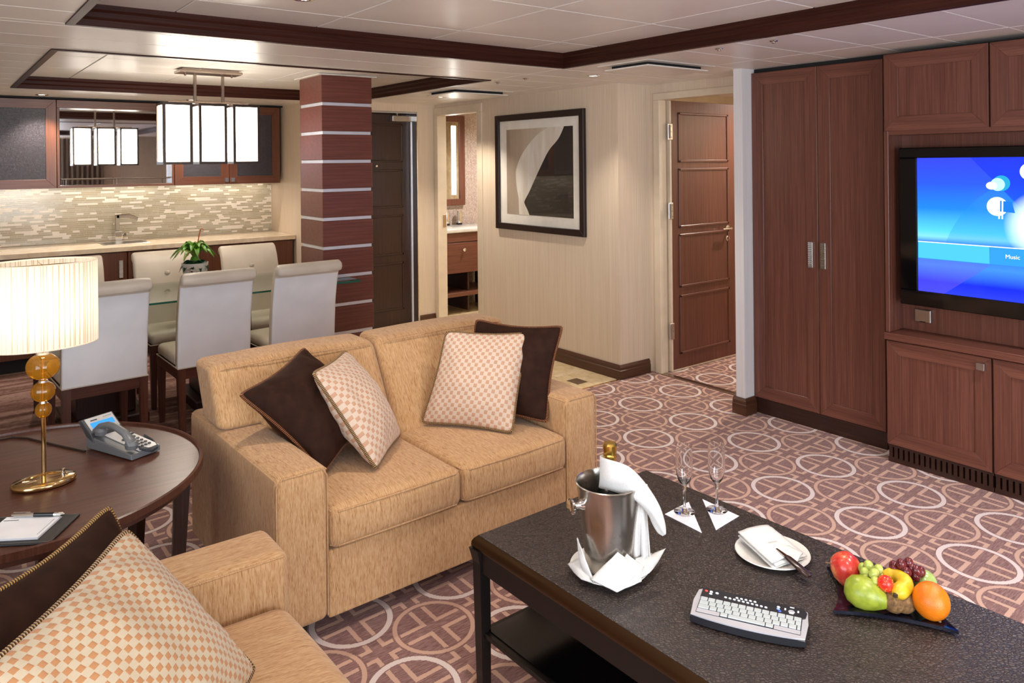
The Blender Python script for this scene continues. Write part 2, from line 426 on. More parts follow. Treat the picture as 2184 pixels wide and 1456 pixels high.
# balcony door behind the viewer
bm = B()
for x0, x1 in ((-.6, -.54), (.97, 1.03), (2.54, 2.6)): box(bm, x0, x1, -2.48, -2.42, .03, 2.05)
box(bm, -.6, 2.6, -2.48, -2.42, 0, .04); box(bm, -.6, 2.6, -2.48, -2.42, 2.0, 2.05)
win = obj('window_1', bm, PAINTW, kind='structure', label='glazed balcony door')
CLEAR = pane('clear_glass', (.98, .99, .99, 1))
for x0, x1 in ((-.54, .97), (1.03, 2.54)):
    bm = B(); box(bm, x0, x1, -2.453, -2.447, .04, 2.0); obj('pane', bm, CLEAR, win)
bm = B()  # unseen side window, added to let in fill light
for y0, y1 in ((-1.75, -1.69), (-.13, -.07), (1.49, 1.55)): box(bm, -1.68, -1.62, y0, y1, .6, 1.9)
box(bm, -1.68, -1.62, -1.75, 1.55, .55, .6); box(bm, -1.68, -1.62, -1.75, 1.55, 1.9, 1.95)
fill_win = obj('fill_window', bm, PAINTW, kind='structure', label='added side window for fill light')
for y0, y1 in ((-1.69, -.13), (-.07, 1.49)):
    bm = B(); box(bm, -1.653, -1.647, y0, y1, .6, 1.9); obj('pane', bm, CLEAR, fill_win)
CURT = fabric('brown_curtain', srgb(96, 78, 62), srgb(122, 102, 84), srgb(146, 126, 106), 'z', 120, 3, .2)
for x0, x1, lab in ((-1.2, -.45, 'brown pleated curtain by the left wall'), (1.95, 2.75, 'brown pleated curtain seen in the kitchen mirror')):
    rows = []
    for z in (.02, 1.0, 2.08):
        rows.append([(x0+(x1-x0)*i/80, -2.28+.045*math.sin(i*.75)+.012*math.sin(i*1.9), z) for i in range(81)])
    bm = B(); grid(bm, rows, .004); obj('curtain', bm, CURT, smooth=True, label=lab, cat='curtain')

# bathroom shell
def mosaic(name, c1, c2, grout, sx):
    m, t = newmat(name)
    br = t.n('ShaderNodeTexBrick'); t.l(t.coords('Generated', (1, 1, 1)), br.inputs['Vector'])
    tc = t.coords('Object', (1, 1, 1)); sp = t.n('ShaderNodeSeparateXYZ'); t.l(tc, sp.inputs[0])
    cb = t.n('ShaderNodeCombineXYZ'); t.l(t.m('ADD', sp.outputs[0], sp.outputs[1]), cb.inputs[0]); t.l(sp.outputs[2], cb.inputs[1]); t.l(cb.outputs[0], br.inputs['Vector'])
    br.offset = 0.0; br.inputs['Scale'].default_value = sx; br.inputs['Brick Width'].default_value = .5; br.inputs['Row Height'].default_value = .5
    br.inputs['Mortar Size'].default_value = .06; br.inputs['Color1'].default_value = c1; br.inputs['Color2'].default_value = c2; br.inputs['Mortar'].default_value = grout
    t.out(br.outputs[0], .2); return m
BMOS = mosaic('small_brown_mosaic', srgb(132, 100, 88), srgb(174, 150, 138), srgb(204, 196, 188), 34)
wall('wall_bathroom', [(3.99, 5.8, 7.0, 7.1, 0, 2.3)], BMOS, 'small brown mosaic wall behind the bathroom vanity')
wall('wall_bathroom_side', [(5.7, 5.8, 5.0, 7.0, 0, 2.3), (4.3, 5.8, 5.0, 5.06, 0, 2.3)], MARBLE)
bm = B(); box(bm, 3.99, 5.8, 5.0, 7.1, 2.12, 2.2); obj('ceiling_bathroom', bm, CEIL, kind='structure')

# ---------------------------------------------------------------- ceiling
bm = B()
box(bm, -1.7, 4.8, -2.5, 7.5, 2.23, 2.3)
ceil = obj('ceiling', bm, SHADOWGAP, recenter=False, kind='structure', label='white enamelled panel ceiling with two recessed trays')
T1 = (.44, 3.01, -1.2, 3.40); T2 = (.48, 3.03, 4.17, 6.33)
def cpanel(x0, x1, y0, y1, z, g=.0025):
    if x1-x0 < .03 or y1-y0 < .03: return
    bm = B(); box(bm, x0+g, x1-g, y0+g, y1-g, z, z+.025, .0025); obj('ceiling_panel', bm, CEIL, ceil)
def lower(x0, x1, y0, y1):                       # split a lower-ceiling panel around the two trays
    for t_ in (T1, T2):
        if x0 < t_[1]-1e-4 and x1 > t_[0]+1e-4 and y0 < t_[3]-1e-4 and y1 > t_[2]+1e-4:
            lower(x0, x1, y0, min(y1, t_[2])) if y0 < t_[2] else None
            lower(x0, x1, max(y0, t_[3]), y1) if y1 > t_[3] else None
            a, b = max(y0, t_[2]), min(y1, t_[3])
            if x0 < t_[0]: cpanel(x0, t_[0], a, b, ZC)
            if x1 > t_[1]: cpanel(t_[1], x1, a, b, ZC)
            return
    cpanel(x0, x1, y0, y1, ZC)
yk = [3.46+.325*i for i in range(-18, 13)]
for a, b in zip(yk, yk[1:]):
    lower(-1.6, 3.03, a, min(b, 7.4))
yr = [.98-.31*8+.31*i for i in range(0, 27)]
for a, b in zip(yr, yr[1:]):
    if a > 6.4: continue
    lower(3.03, 3.68, a, min(b, 6.46)); lower(3.68, 4.6 if a < 2.82 else 4.24, a, min(b, 6.46))
bm = B(); box(bm, -1.6, 4.6, -2.4, 7.4, ZC+.0255, ZC+.03)
for t_ in (T1, T2): pass
bm.free()
def tray(t_, nx, ny, x_off, y_off):
    x0, x1, y0, y1 = t_
    xs_ = [x0]+[x_off+.6155*i for i in range(-8, 9) if x0+.05 < x_off+.6155*i < x1-.05]+[x1]
    ys_ = [y0]+[y_off+.648*i for i in range(-12, 9) if y0+.05 < y_off+.648*i < y1-.05]+[y1]
    for a, b in zip(xs_, xs_[1:]):
        for c, d in zip(ys_, ys_[1:]): cpanel(a, b, c, d, ZT)
tray(T1, 4, 7, 1.445, 3.06); tray(T2, 4, 3, 1.445, 5.67)
def tray_trim(n, t_, lab):
    x0, x1, y0, y1 = t_
    prof = [(-.004, -.006), (.026, -.006), (.026, .02), (.034, .03), (.034, .05), (.044, .06), (.044, .085), (-.004, .085)]   # inwards, up
    r = wthing(n, None, None, ((x0+x1)/2, (y0+y1)/2, ZC), kind='structure'); r['label'] = lab
    for sx, a in (('x', y0), ('x', y1), ('y', x0), ('y', x1)):
        bm = B()
        if sx == 'x':
            s = 1 if a == y0 else -1
            A_ = [bm.verts.new((x0+p, a+s*p, ZC+q)) for p, q in prof]; B_ = [bm.verts.new((x1-p, a+s*p, ZC+q)) for p, q in prof]
        else:
            s = 1 if a == x0 else -1
            A_ = [bm.verts.new((a+s*p, y0+p, ZC+q)) for p, q in prof]; B_ = [bm.verts.new((a+s*p, y1-p, ZC+q)) for p, q in prof]
        k = len(prof); bm.faces.new(A_); bm.faces.new(B_[::-1])
        for i in range(k): bm.faces.new((A_[i], A_[(i+1) % k], B_[(i+1) % k], B_[i]))
        obj('moulding', bm, TRIMW[sx], r)
tray_trim('trim_3', T1, 'dark wood moulding around the living area ceiling tray')
tray_trim('trim_4', T2, 'dark wood moulding around the dining ceiling tray')

# ---------------------------------------------------------------- baseboards and door casings
def skirting(name, pts, lab, t=.022, h=.1):
    """pts: plan polyline of the wall face; the board stands on the right-hand side"""
    r = wthing(name, None, None, (pts[0][0], pts[0][1], 0), kind='structure'); r['label'] = lab
    pts = [Vector((p[0], p[1], 0)) for p in pts]; n = len(pts)
    def offs(i, d):
        dirs = []
        if i > 0: dirs.append((pts[i]-pts[i-1]).normalized())
        if i < n-1: dirs.append((pts[i+1]-pts[i]).normalized())
        nn = [Vector((v.y, -v.x, 0)) for v in dirs]
        if len(nn) == 1: return pts[i]+nn[0]*d
        m = (nn[0]+nn[1]).normalized(); return pts[i]+m*(d/max(.2, m.dot(nn[0])))
    prof = [(0, 0), (t, 0), (t, h*.62), (t-.004, h*.66), (t-.004, h*.84), (t*.35, h), (0, h)]
    for i in range(n-1):
        bm = B()
        A_ = [bm.verts.new(offs(i, p)+Vector((0, 0, q))) for p, q in prof]; B_ = [bm.verts.new(offs(i+1, p)+Vector((0, 0, q))) for p, q in prof]
        k = len(prof); bm.faces.new(A_); bm.faces.new(B_[::-1])
        for j in range(k): bm.faces.new((A_[j], A_[(j+1) % k], B_[(j+1) % k], B_[j]))
        d = pts[i+1]-pts[i]
        obj('board', bm, BASEW['x' if abs(d.x) > abs(d.y) else 'y'], r)
skirting('baseboard_right', [(3.905, 5.49), (3.905, 3.839), (4.2, 3.839)], 'dark wood baseboard round the picture wall corner')
skirting('baseboard_hall', [(3.725, 6.3), (3.9, 6.3)], 'short dark baseboard beside the entrance door')
skirting('baseboard_post', [(3.94, 2.9), (3.94, 2.822), (4.03, 2.822)], 'dark baseboard round the wall end')
def casing(n, parts, mat, lab):
    r = wthing(n, None, None, (parts[0][0], parts[0][2], 0), kind='structure'); r['label'] = lab
    for p in parts:
        bm = B(); box(bm, *p, .003); obj('casing', bm, mat, r)
casing('trim_5', [(3.893, 3.995, 6.232, 6.29, 0, 2.0), (3.893, 3.995, 5.5, 5.578, 0, 2.0), (3.893, 3.995, 5.5, 6.29, 2.0, 2.075)], CREAMP, 'cream door casing of the bathroom doorway')
casing('trim_6', [(4.225, 4.3, 3.738, 3.797, 0, 1.99), (4.225, 4.3, 2.885, 3.797, 1.99, 2.04), (4.225, 4.3, 2.885, 2.93, 0, 1.99)], CREAMP, 'cream door casing of the bedroom doorway')
bm = B(); box(bm, 3.95, 3.985, 6.228, 6.2325, .93, 1.05, .001); obj('strike_plate', bm, NICKEL, label='metal strike plate on the bathroom door jamb', cat='door hardware')

# ---------------------------------------------------------------- doors
def panel_door(name, lab, mat, x0, x1, y0, y1, z0, z1, panels, face):
    """leaf in the xz plane; face = -1: panels on the -y side"""
    r = wthing(name, None, None, ((x0+x1)/2, (y0+y1)/2, z0), kind='structure'); r['label'] = lab
    bm = B(); box(bm, x0, x1, y0, y1, z0, z1, .002); obj('leaf', bm, mat['z'], r)
    for (a, b, c, d) in panels:
        for (p, q, s, u_, ax) in ((a, b, c, c+.018, 'x'), (a, b, d-.018, d, 'x'), (a, a+.018, c, d, 'z'), (b-.018, b, c, d, 'z')):
            bm = B(); box(bm, p, q, y0-.008, y0+.002, s, u_, .003); obj('moulding', bm, mat[ax], r)
        bm = B(); box(bm, a+.018, b-.018, y0-.002, y0+.002, c+.018, d-.018, .001); obj('panel', bm, mat['z'], r)
    return r
d1 = panel_door('door_1', 'dark brown panelled entrance door behind the striped column', DARKW, 2.96, 3.735, 6.42, 6.455, .008, 2.014,
    [(3.06, 3.62, 1.56, 1.92), (3.06, 3.62, 1.13, 1.49), (3.06, 3.62, .68, 1.06), (3.06, 3.62, .16, .61)], -1)
bm = B(); box(bm, 3.485, 3.735, 6.36, 6.42, 1.945, 1.998, .004); box(bm, 3.54, 3.55, 6.38, 6.41, 1.998, 2.02); obj('door_closer', bm, STEEL, d1)
bm = B(); lathe(bm, [(0, 0), (.011, 0), (.013, .004), (.008, .01), (0, .01)], (3.342, 6.42, 1.525), 12, rot=Matrix.Rotation(PI/2, 3, 'X')); obj('peephole', bm, CHROME, d1)
bm = B(); box(bm, 3.708, 3.715, 6.3, 6.45, 0, 2.03); box(bm, 2.95, 3.708, 6.3, 6.45, 2.016, 2.034); obj('trim_7', bm, CHROME, kind='structure', label='polished metal reveal beside the entrance door')
bm = B(); box(bm, 3.699, 3.708, 6.40, 6.418, .012, 2.0, .001); obj('trim_11', bm, ALU, kind='structure', label='bright metal strip along the entrance door edge')
bm = B(); box(bm, 2.95, 3.735, 6.4, 6.46, 0, .012, .002); obj('trim_8', bm, NICKEL, kind='structure', label='metal sill under the entrance door')
d2 = panel_door('door_2', 'reddish brown panelled bedroom door standing open', CHERRY, 4.335, 5.09, 3.72, 3.757, .012, 1.988,
    [(4.41, 5.0, 1.535, 1.905), (4.41, 5.0, 1.05, 1.49), (4.41, 5.0, .61, 1.005), (4.41, 5.0, .12, .555)], -1)
bm = B(); box(bm, 4.318, 4.336, 3.719, 3.758, .01, 1.99, .002); box(bm, 5.089, 5.094, 3.719, 3.758, .01, 1.99); box(bm, 4.32, 5.094, 3.7185, 3.7585, .004, .014); obj('edge_strip', bm, CREAMP, d2, label='cream edge of the leaf')
for z in (1.76, 1.18, .3):
    bm = B(); box(bm, 4.295, 4.345, 3.713, 3.7195, z-.06, z+.06, .003)
    tube(bm, [(4.31, 3.712, z-.05), (4.31, 3.712, z+.05)], .007, 8); h_ = obj('hinge', bm, STEEL, d2)
    for dz in (-.04, 0, .04):
        s_ = B(); lathe(s_, [(0, 0), (.004, 0), (.004, .002), (0, .002)], (4.332, 3.713, z+dz), 8, rot=Matrix.Rotation(PI/2, 3, 'X')); obj('screw', s_, NICKEL, h_)
bm = B(); lathe(bm, [(0, 0), (.024, 0), (.024, .006), (.01, .008), (.01, .04), (0, .04)], (4.985, 3.72, 1.015), 16, rot=Matrix.Rotation(PI/2, 3, 'X'))
tube(bm, [(4.99, 3.682, 1.015), (4.94, 3.68, 1.015), (4.88, 3.682, 1.015)], .009, 8); obj('handle', bm, CHROME, d2, True)
bm = B(); lathe(bm, [(.011, 0), (.02, 0), (.022, .005), (.013, .008), (.011, 0)], (4.985, 3.72, .937), 16, rot=Matrix.Rotation(PI/2, 3, 'X')); obj('lock_rose', bm, CHROME, d2, True)

# ---------------------------------------------------------------- striped column
colm = wthing('column', None, None, (2.395, 5.24, 0), kind='structure'); colm['label'] = 'square column of reddish wood bands with thin silver strips'
CX0, CX1, CY0, CY1 = 2.205, 2.592, 5.044, 5.44
bm = B(); box(bm, CX0+.012, CX1-.012, CY0+.012, CY1-.012, 0, ZT); obj('core', bm, SHADOWGAP, colm)
zs = []; z = 1.984
while z > -.2: zs.append(z); z -= .2035
top = ZT-.01
for z in zs:
    if top > .03:
        lo = max(z, 0.0)
        bm = B(); box(bm, CX0, CX1, CY0, CY1, lo+.0015, top-.0015, .002); obj('wood_band', bm, COLW['x'], colm)
    if z-.022 > 0:
        bm = B(); box(bm, CX0+.008, CX1-.008, CY0+.008, CY1-.008, z-.022, z); obj('metal_strip', bm, ALU, colm)
    top = z-.022
bm = B(); box(bm, CX0-.03, CX1+.03, CY0-.03, CY1+.03, ZT-.012, ZT-.002, .002); obj('collar', bm, PAINTW, colm)
# ---------------------------------------------------------------- ceiling fixtures
LENS = emit('lamp_lens', (1, .86, .66, 1), 14.0)
WARM = (1, .89, .77)
def downlight(x, y, z, power, lab, group=None, color=WARM, angle=105, r=.038):
    t = wthing('downlight', lab, 'downlight', (x, y, z), group)
    bm = B(); lathe(bm, [(r*.75, .002), (r*.8, -.004), (r*1.1, -.005), (r*1.15, 0), (r*.75, .002)], (x, y, z), 20); obj('trim_ring', bm, CHROME, t, True)
    bm = B(); lathe(bm, [(0, -.001), (r*.74, -.001), (r*.74, -.0005), (0, -.0005)], (x, y, z), 16); obj('lens', bm, LENS, t)
    if power:
        l = bpy.data.lights.new('downlight_bulb', 'SPOT'); l.energy = power; l.color = color; l.spot_size = math.radians(angle); l.spot_blend = .6; l.shadow_soft_size = .03
        o = bpy.data.objects.new('bulb', l); COL.objects.link(o); o.parent = t; o.location = (0, 0, -.012)
    return t
P_DL = 22
downlight(.718, 6.864, ZC, 38, 'small lit downlight above the frosted kitchen cabinet')
downlight(1.801, 6.80, ZC, 40, 'small lit downlight seen behind the pendant lamp')
downlight(3.461, 5.47, ZC, 44, 'lit downlight next to the ceiling diffuser near the entrance door')
downlight(3.443, 3.60, ZC, 26, 'lit downlight in the ceiling over the framed picture end')
downlight(1.154, 2.80, ZT, 24, 'bright downlight at the top edge of the photo in the ceiling tray')
for x, y, p in ((2.3, 1.75, 26), (2.3, .3, 44), (1.154, .1, 36), (2.3, -.9, 12), (1.154, 1.55, 14)):
    downlight(x, y, ZT if x > .44 else ZC, p, 'recessed ceiling downlight out of view above the seating', 'downlights above the seating')
downlight(3.35, .75, ZC, 58, 'added unseen downlight brightening the television wall', color=(.95, .92, 1.0))  # unseen lamp added to lift the television wall
downlight(4.8, 6.0, 2.12, 70, 'added unseen downlight brightening the bathroom', color=(1, .95, .9), angle=165)  # unseen ceiling lamp added so the bathroom looks bright
downlight(5.6, 3.35, 2.2, 90, 'recessed downlight inside the bedroom', angle=165)
def diffuser(x0, x1, y0, y1, lab):
    t = wthing('ceiling_diffuser', lab, 'air vent', ((x0+x1)/2, (y0+y1)/2, ZC-.03))
    bm = B(); box(bm, x0-.03, x1+.03, y0-.03, y1+.03, ZC-.004, ZC, .001); obj('frame', bm, PAINTW, t)
    bm = B(); box(bm, x0+.03, x1-.03, y0+.03, y1-.03, ZC-.022, ZC-.004); obj('duct', bm, SHADOWGAP, t)
    bm = B(); box(bm, x0, x1, y0, y1, ZC-.03, ZC-.022, .002); obj('plate', bm, PAINTW, t)
diffuser(3.15, 3.66, 4.80, 5.2, 'square white air diffuser plate near the entrance door')
diffuser(3.16, 3.68, 2.87, 3.21, 'square white air diffuser plate nearest the tall cabinet')
for (x, y), lab in (((3.134, 2.378), 'small sprinkler head nearer the diffuser in front of the tall cabinet'), ((3.141, 2.074), 'small sprinkler head above the tall cabinet doors'), ((3.151, 4.253), 'small ceiling sensor nearest the dining tray corner'), ((3.166, 3.96), 'small ceiling sensor further from the dining tray corner')):
    t = wthing('sprinkler', lab, 'sprinkler', (x, y, ZC))
    bm = B(); lathe(bm, [(0, -.002), (.02, -.002), (.018, -.006), (.008, -.008), (0, -.008)], (x, y, ZC), 14); obj('rose', bm, CHROME, t, True)
    bm = B(); lathe(bm, [(0, -.006), (.005, -.006), (.005, -.011), (.01, -.012), (.01, -.0135), (0, -.0135)], (x, y, ZC), 10); obj('head', bm, NICKEL, t, True)

# pendant over the dining table
pd = wthing('pendant_lamp', 'three-box glowing pendant lamp with dark metal frames over the dining table', 'pendant lamp', (1.51, 5.28, 1.555))
OPAL = emit('lit_opal_glass', (1, .9, .76, 1), 9.0)
GUN = plain('gunmetal', srgb(84, 74, 68), .3, 1.0)
bm = B(); box(bm, 1.31, 1.71, 5.2, 5.36, ZT-.03, ZT-.012, .003); box(bm, 1.33, 1.69, 5.22, 5.34, ZT-.012, ZT); obj('canopy', bm, NICKEL, pd)
for x in (1.36, 1.66):
    bm = B(); lathe(bm, [(0, -.045), (.007, -.045), (.009, -.03), (0, -.03)], (x, 5.28, ZT), 10); obj('screw', bm, NICKEL, pd)
for x in (1.42, 1.6):
    bm = B(); box(bm, x-.009, x+.009, 5.271, 5.289, 1.955, ZT-.03, .002); obj('rod', bm, NICKEL, pd)
bm = B(); box(bm, 1.25, 1.77, 5.265, 5.295, 1.955, 1.968, .002); obj('cross_bar', bm, NICKEL, pd)
for x0 in (1.20, 1.42, 1.64):
    x1, y0, y1, z0, z1, f_ = x0+.18, 5.19, 5.37, 1.556, 1.955, .017
    s = None
    bm = B(); box(bm, x0+.008, x1-.008, y0+.008, y1-.008, z0+.01, z1-.01); s = obj('shade', bm, OPAL, pd)
    bm = B()
    for xx in (x0, x1-f_):
        for yy in (y0, y1-f_): box(bm, xx, xx+f_, yy, yy+f_, z0, z1)
    for zz in (z0, z1-f_):
        for yy in (y0, y1-f_): box(bm, x0+f_, x1-f_, yy, yy+f_, zz, zz+f_)
        for xx in (x0, x1-f_): box(bm, xx, xx+f_, y0+f_, y1-f_, zz, zz+f_)
    obj('frame', bm, GUN, s)

# ---------------------------------------------------------------- cabinet doors with mitred frames
def mitre_door(root, plane, c, u0, u1, z0, z1, W_, t=.02, fw=.06, out=-1, glass=None, name='door', lip=.006, horizontal_panel=False):
    """door in the plane x=c ('x') or y=c ('y'); front face looks towards out; u runs along the other horizontal axis"""
    def P(u, z, d): return (c+d, u, z) if plane == 'x' else (u, c+d, z)
    d0, d1 = (0, -out*t)            # front, back offsets
    ua = 'y' if plane == 'x' else 'x'
    f_ = fw
    bm = B()
    i0, i1, j0, j1 = u0+f_, u1-f_, z0+f_, z1-f_
    rec = -out*lip
    q = [P(i0, j0, rec), P(i1, j0, rec), P(i1, j1, rec), P(i0, j1, rec)]
    if glass: q = [P(i0, j0, -out*t*.45), P(i1, j0, -out*t*.45), P(i1, j1, -out*t*.45), P(i0, j1, -out*t*.45)]
    ext = Vector(P(0, 0, 0)); ext = Vector((-out*(t*.2), 0, 0)) if plane == 'x' else Vector((0, -out*(t*.2), 0))
    if not glass: ext = Vector((-out*(t-lip), 0, 0)) if plane == 'x' else Vector((0, -out*(t-lip), 0))
    prism(bm, q, ext); door = obj(name, bm, glass if glass else W_[ua if horizontal_panel else 'z'], root)
    for pts, ax in (([(u0, z0), (u1, z0), (i1, j0), (i0, j0)], ua), ([(u0, z1), (u1, z1), (i1, j1), (i0, j1)], ua), ([(u0, z0), (u0, z1), (i0, j1), (i0, j0)], 'z'), ([(u1, z0), (u1, z1), (i1, j1), (i1, j0)], 'z')):
        bm = B(); e = Vector((-out*t, 0, 0)) if plane == 'x' else Vector((0, -out*t, 0))
        prism(bm, [P(u, z, 0) for u, z in pts], e, .0012); obj('rail', bm, W_[ax], door)
    return door
def ribbed_pull(root, plane, c, u0, u1, z0, z1, out=-1, n=14):
    bm = B(); d = .012*out
    if plane == 'x': box(bm, c, c+d, u0, u1, z0, z1, .001)
    else: box(bm, u0, u1, c, c+d, z0, z1, .001)
    h = obj('handle', bm, STEEL, root)
    bm = B()
    for i in range(n):
        z = z0+(z1-z0)*(i+.5)/n; dz = (z1-z0)/n*.28
        if plane == 'x': box(bm, c+d, c+d*1.25, u0, u1, z-dz, z+dz)
        else: box(bm, u0, u1, c+d, c+d*1.25, z-dz, z+dz)
    obj('ribs', bm, CHROME, h)

# ---------------------------------------------------------------- tall cabinet and television wall
tc_ = wthing('tall_cabinet', 'tall two-door reddish wood cabinet beside the bedroom doorway', 'cabinet', (4.32, 2.42, 0))
bm = B(); box(bm, 4.052, 4.6, 2.005, 2.82, .09, 2.078); obj('body', bm, CHERRY['z'], tc_)
bm = B(); box(bm, 4.04, 4.6, 2.005, 2.82, 0, .095, .002); obj('plinth', bm, DARKW['y'], tc_)
for a, b, pu in ((2.388, 2.818, (2.414, 2.444)), (2.008, 2.384, (2.336, 2.369))):
    d = mitre_door(tc_, 'x', 4.03, a, b, .098, 2.078, CHERRY, fw=.075)
    ribbed_pull(d, 'x', 4.03, pu[0]+.002, pu[1]-.002, .927, 1.075)
uc = {}
for k, (a, b, lab) in enumerate(((1.447, 1.935, 'short overhead wood cabinet left of the other, above the television'), (.955, 1.443, 'short overhead wood cabinet cut by the right edge, above the television'))):
    t = wthing('overhead_cabinet', lab, 'cabinet', (4.2, (a+b)/2, 1.69))
    bm = B(); box(bm, 3.912, 4.6, a, b, 1.69, 2.078); obj('body', bm, CHERRY['z'], t)
    mitre_door(t, 'x', 3.888, a+.002, b-.002, 1.69, 2.078, CHERRY, fw=.072)
nic = wthing('tv_niche', 'reddish wood niche lining behind the television', 'niche', (4.1, 1.4, .665))
bm = B(); box(bm, 4.04, 4.06, -.4, 1.915, .664, 1.69); obj('back_panel', bm, CHERRY['z'], nic)
bm = B(); box(bm, 3.892, 4.6, 1.915, 1.937, .664, 1.69, .002); obj('side_panel', bm, CHERRY['z'], nic)
bm = B(); box(bm, 3.9, 4.04, -.4, 1.915, 1.668, 1.69); obj('top_panel', bm, CHERRY['y'], nic)
bm = B(); box(bm, 3.878, 4.6, -.4, 1.94, .627, .663, .003)
obj('tv_shelf', bm, CHERRY['y'], label='long wood ledge under the television', cat='shelf')
for k, (a, b, kn, lab) in enumerate(((1.447, 1.935, (1.47, 1.506), 'low wood cabinet with a square metal knob under the television'), (.955, 1.443, None, 'low wood cabinet at the right edge of the photo under the television'), (.46, .951, None, 'low wood cabinet beyond the right edge of the photo'))):
    t = wthing('low_cabinet', lab, 'cabinet', (4.2, (a+b)/2, 0))
    bm = B(); box(bm, 3.912, 4.6, a, b, .095, .627); obj('body', bm, CHERRY['z'], t)
    d = mitre_door(t, 'x', 3.89, a+.003, b-.003, .095, .622, CHERRY, fw=.07)
    if kn:
        bm = B(); box(bm, 3.868, 3.89, kn[0], kn[1], .562, .595, .002); obj('knob', bm, STEEL, d)
    bm = B(); box(bm, 3.935, 4.6, a, b, 0, .095); obj('toe_space', bm, SHADOWGAP, t)
    bm = B(); box(bm, 3.905, 3.93, a, b, 0, .024); obj('grille_rail', bm, DARKW['y'], t)
    bm = B(); box(bm, 3.905, 3.93, a, b, .078, .095); obj('grille_rail', bm, DARKW['y'], t)
    n = 19; p = (b-a)/n
    for i in range(n):
        bm = B(); box(bm, 3.905, 3.93, a+i*p+.0045, a+(i+1)*p-.0045, .024, .078); obj('grille_bar', bm, DARKW['y'], t)
# television
tv = wthing('television', 'black flat television showing a blue menu screen', 'television', (3.96, 1.24, .82))
bm = B(); box(bm, 3.945, 4.0, .56, 1.872, .818, 1.60, .012, 3); obj('case', bm, BLACK, tv, True)
bm = B()
for a, b, c, d in ((.56, 1.878, .812, .888), (.56, 1.878, 1.55, 1.602), (1.792, 1.878, .888, 1.55), (.56, .645, .888, 1.55)): box(bm, 3.926, 3.95, a, b, c, d, .004)
obj('bezel', bm, plain('gloss_black', srgb(8, 8, 10), .08), tv)
def screenmat():
    m, t = newmat('screen_menu')
    tc = t.coords('Object', (1, 1, 1)); sp = t.n('ShaderNodeSeparateXYZ'); t.l(tc, sp.inputs[0]); y = t.m('MULTIPLY', sp.outputs[1], -1.0); z = sp.outputs[2]
    g = t.m('ADD', t.m('MULTIPLY', z, 1.45), .5)
    col = t.ramp(g, [(0, srgb(40, 60, 235)), (.1, srgb(20, 40, 232)), (.22, srgb(60, 130, 250)), (.37, srgb(10, 80, 240)), (.42, srgb(120, 200, 255)), (.46, srgb(80, 190, 255)), (.62, srgb(30, 120, 235)), (.8, srgb(40, 80, 235)), (1, srgb(50, 60, 245))])
    diag = t.m('GREATER_THAN', t.m('ADD', y, t.m('MULTIPLY', z, .9)), -.03)
    col = t.mix(t.m('MULTIPLY', diag, .55), col, srgb(12, 40, 225))
    low = t.m('MULTIPLY', t.m('LESS_THAN', z, -.17), t.m('LESS_THAN', t.m('SUBTRACT', y, t.m('MULTIPLY', z, 1.3)), -.02))
    col = t.mix(t.m('MULTIPLY', low, .4), col, srgb(90, 80, 235))
    arc = t.m('ADD', t.m('POWER', t.m('SUBTRACT', y, .05), 2.0), t.m('POWER', t.m('ADD', z, .25), 2.0))
    av = t.m('MULTIPLY', t.m('LESS_THAN', arc, .27), t.m('MULTIPLY', t.m('GREATER_THAN', z, -.08), t.m('SUBTRACT', 1.0, diag)))
    col = t.mix(t.m('MULTIPLY', av, .35), col, srgb(30, 130, 225))
    d2 = t.m('ADD', t.m('POWER', t.m('ADD', y, .03), 2.0), t.m('POWER', t.m('SUBTRACT', z, .02), 2.0))
    glow = t.m('SUBTRACT', 1.0, t.m('MULTIPLY', t.m('SQRT', d2), 6.2)); glow = t.m('MAXIMUM', t.m('MINIMUM', t.m('MULTIPLY', glow, 2.2), 1.0), 0.0)
    glow = t.m('MULTIPLY', glow, t.m('GREATER_THAN', z, -.085))
    col = t.mix(glow, col, srgb(220, 245, 255))
    e = t.n('ShaderNodeEmission'); t.l(col, e.inputs[0]); e.inputs[1].default_value = 1.0
    gl = t.n('ShaderNodeBsdfGlossy'); gl.inputs['Roughness'].default_value = .08; fr = t.n('ShaderNodeFresnel'); fr.inputs[0].default_value = 1.3
    mx = t.n('ShaderNodeMixShader'); t.l(fr.outputs[0], mx.inputs[0]); t.l(e.outputs[0], mx.inputs[1]); t.l(gl.outputs[0], mx.inputs[2])
    o = t.n('ShaderNodeOutputMaterial'); t.l(mx.outputs[0], o.inputs[0]); return m
bm = B(); box(bm, 3.936, 3.944, .645, 1.792, .888, 1.55); scr = obj('screen', bm, screenmat(), tv)
SCY = emit('screen_cyan', srgb(70, 176, 240), 1.0); SWH = emit('screen_white', srgb(240, 250, 255), 1.0); SBL = emit('screen_blue', srgb(30, 110, 200), 1.0); SGR = emit('screen_teal', srgb(40, 150, 190), 1.0)
bm = B(); box(bm, 3.9345, 3.936, 1.468, 1.79, 1.053, 1.133); obj('menu_bar', bm, SCY, scr)
bm = B(); box(bm, 3.9345, 3.936, .65, 1.466, 1.053, 1.133); obj('menu_bar', bm, emit('screen_midblue', srgb(48, 140, 215), 1.0), scr)
bm = B(); box(bm, 3.934, 3.9355, .65, 1.79, 1.132, 1.136); obj('menu_line', bm, SWH, scr)
RX = Matrix.Rotation(-PI/2, 3, 'Y')
def disc(y, z, r, x, mat, nm, sy=1.0):
    bm = B(); lathe(bm, [(0, 0), (r, 0), (r, .0012), (0, .0012)], (x, y, z), 24, rot=RX, sy=sy); return obj(nm, bm, mat, scr)
disc(1.415, 1.43, .036, 3.9345, SGR, 'globe_icon'); disc(1.43, 1.424, .03, 3.9332, emit('screen_pale', srgb(170, 225, 245), 1.0), 'globe_icon'); disc(1.455, 1.418, .018, 3.932, SWH, 'cloud_icon', 1.3)
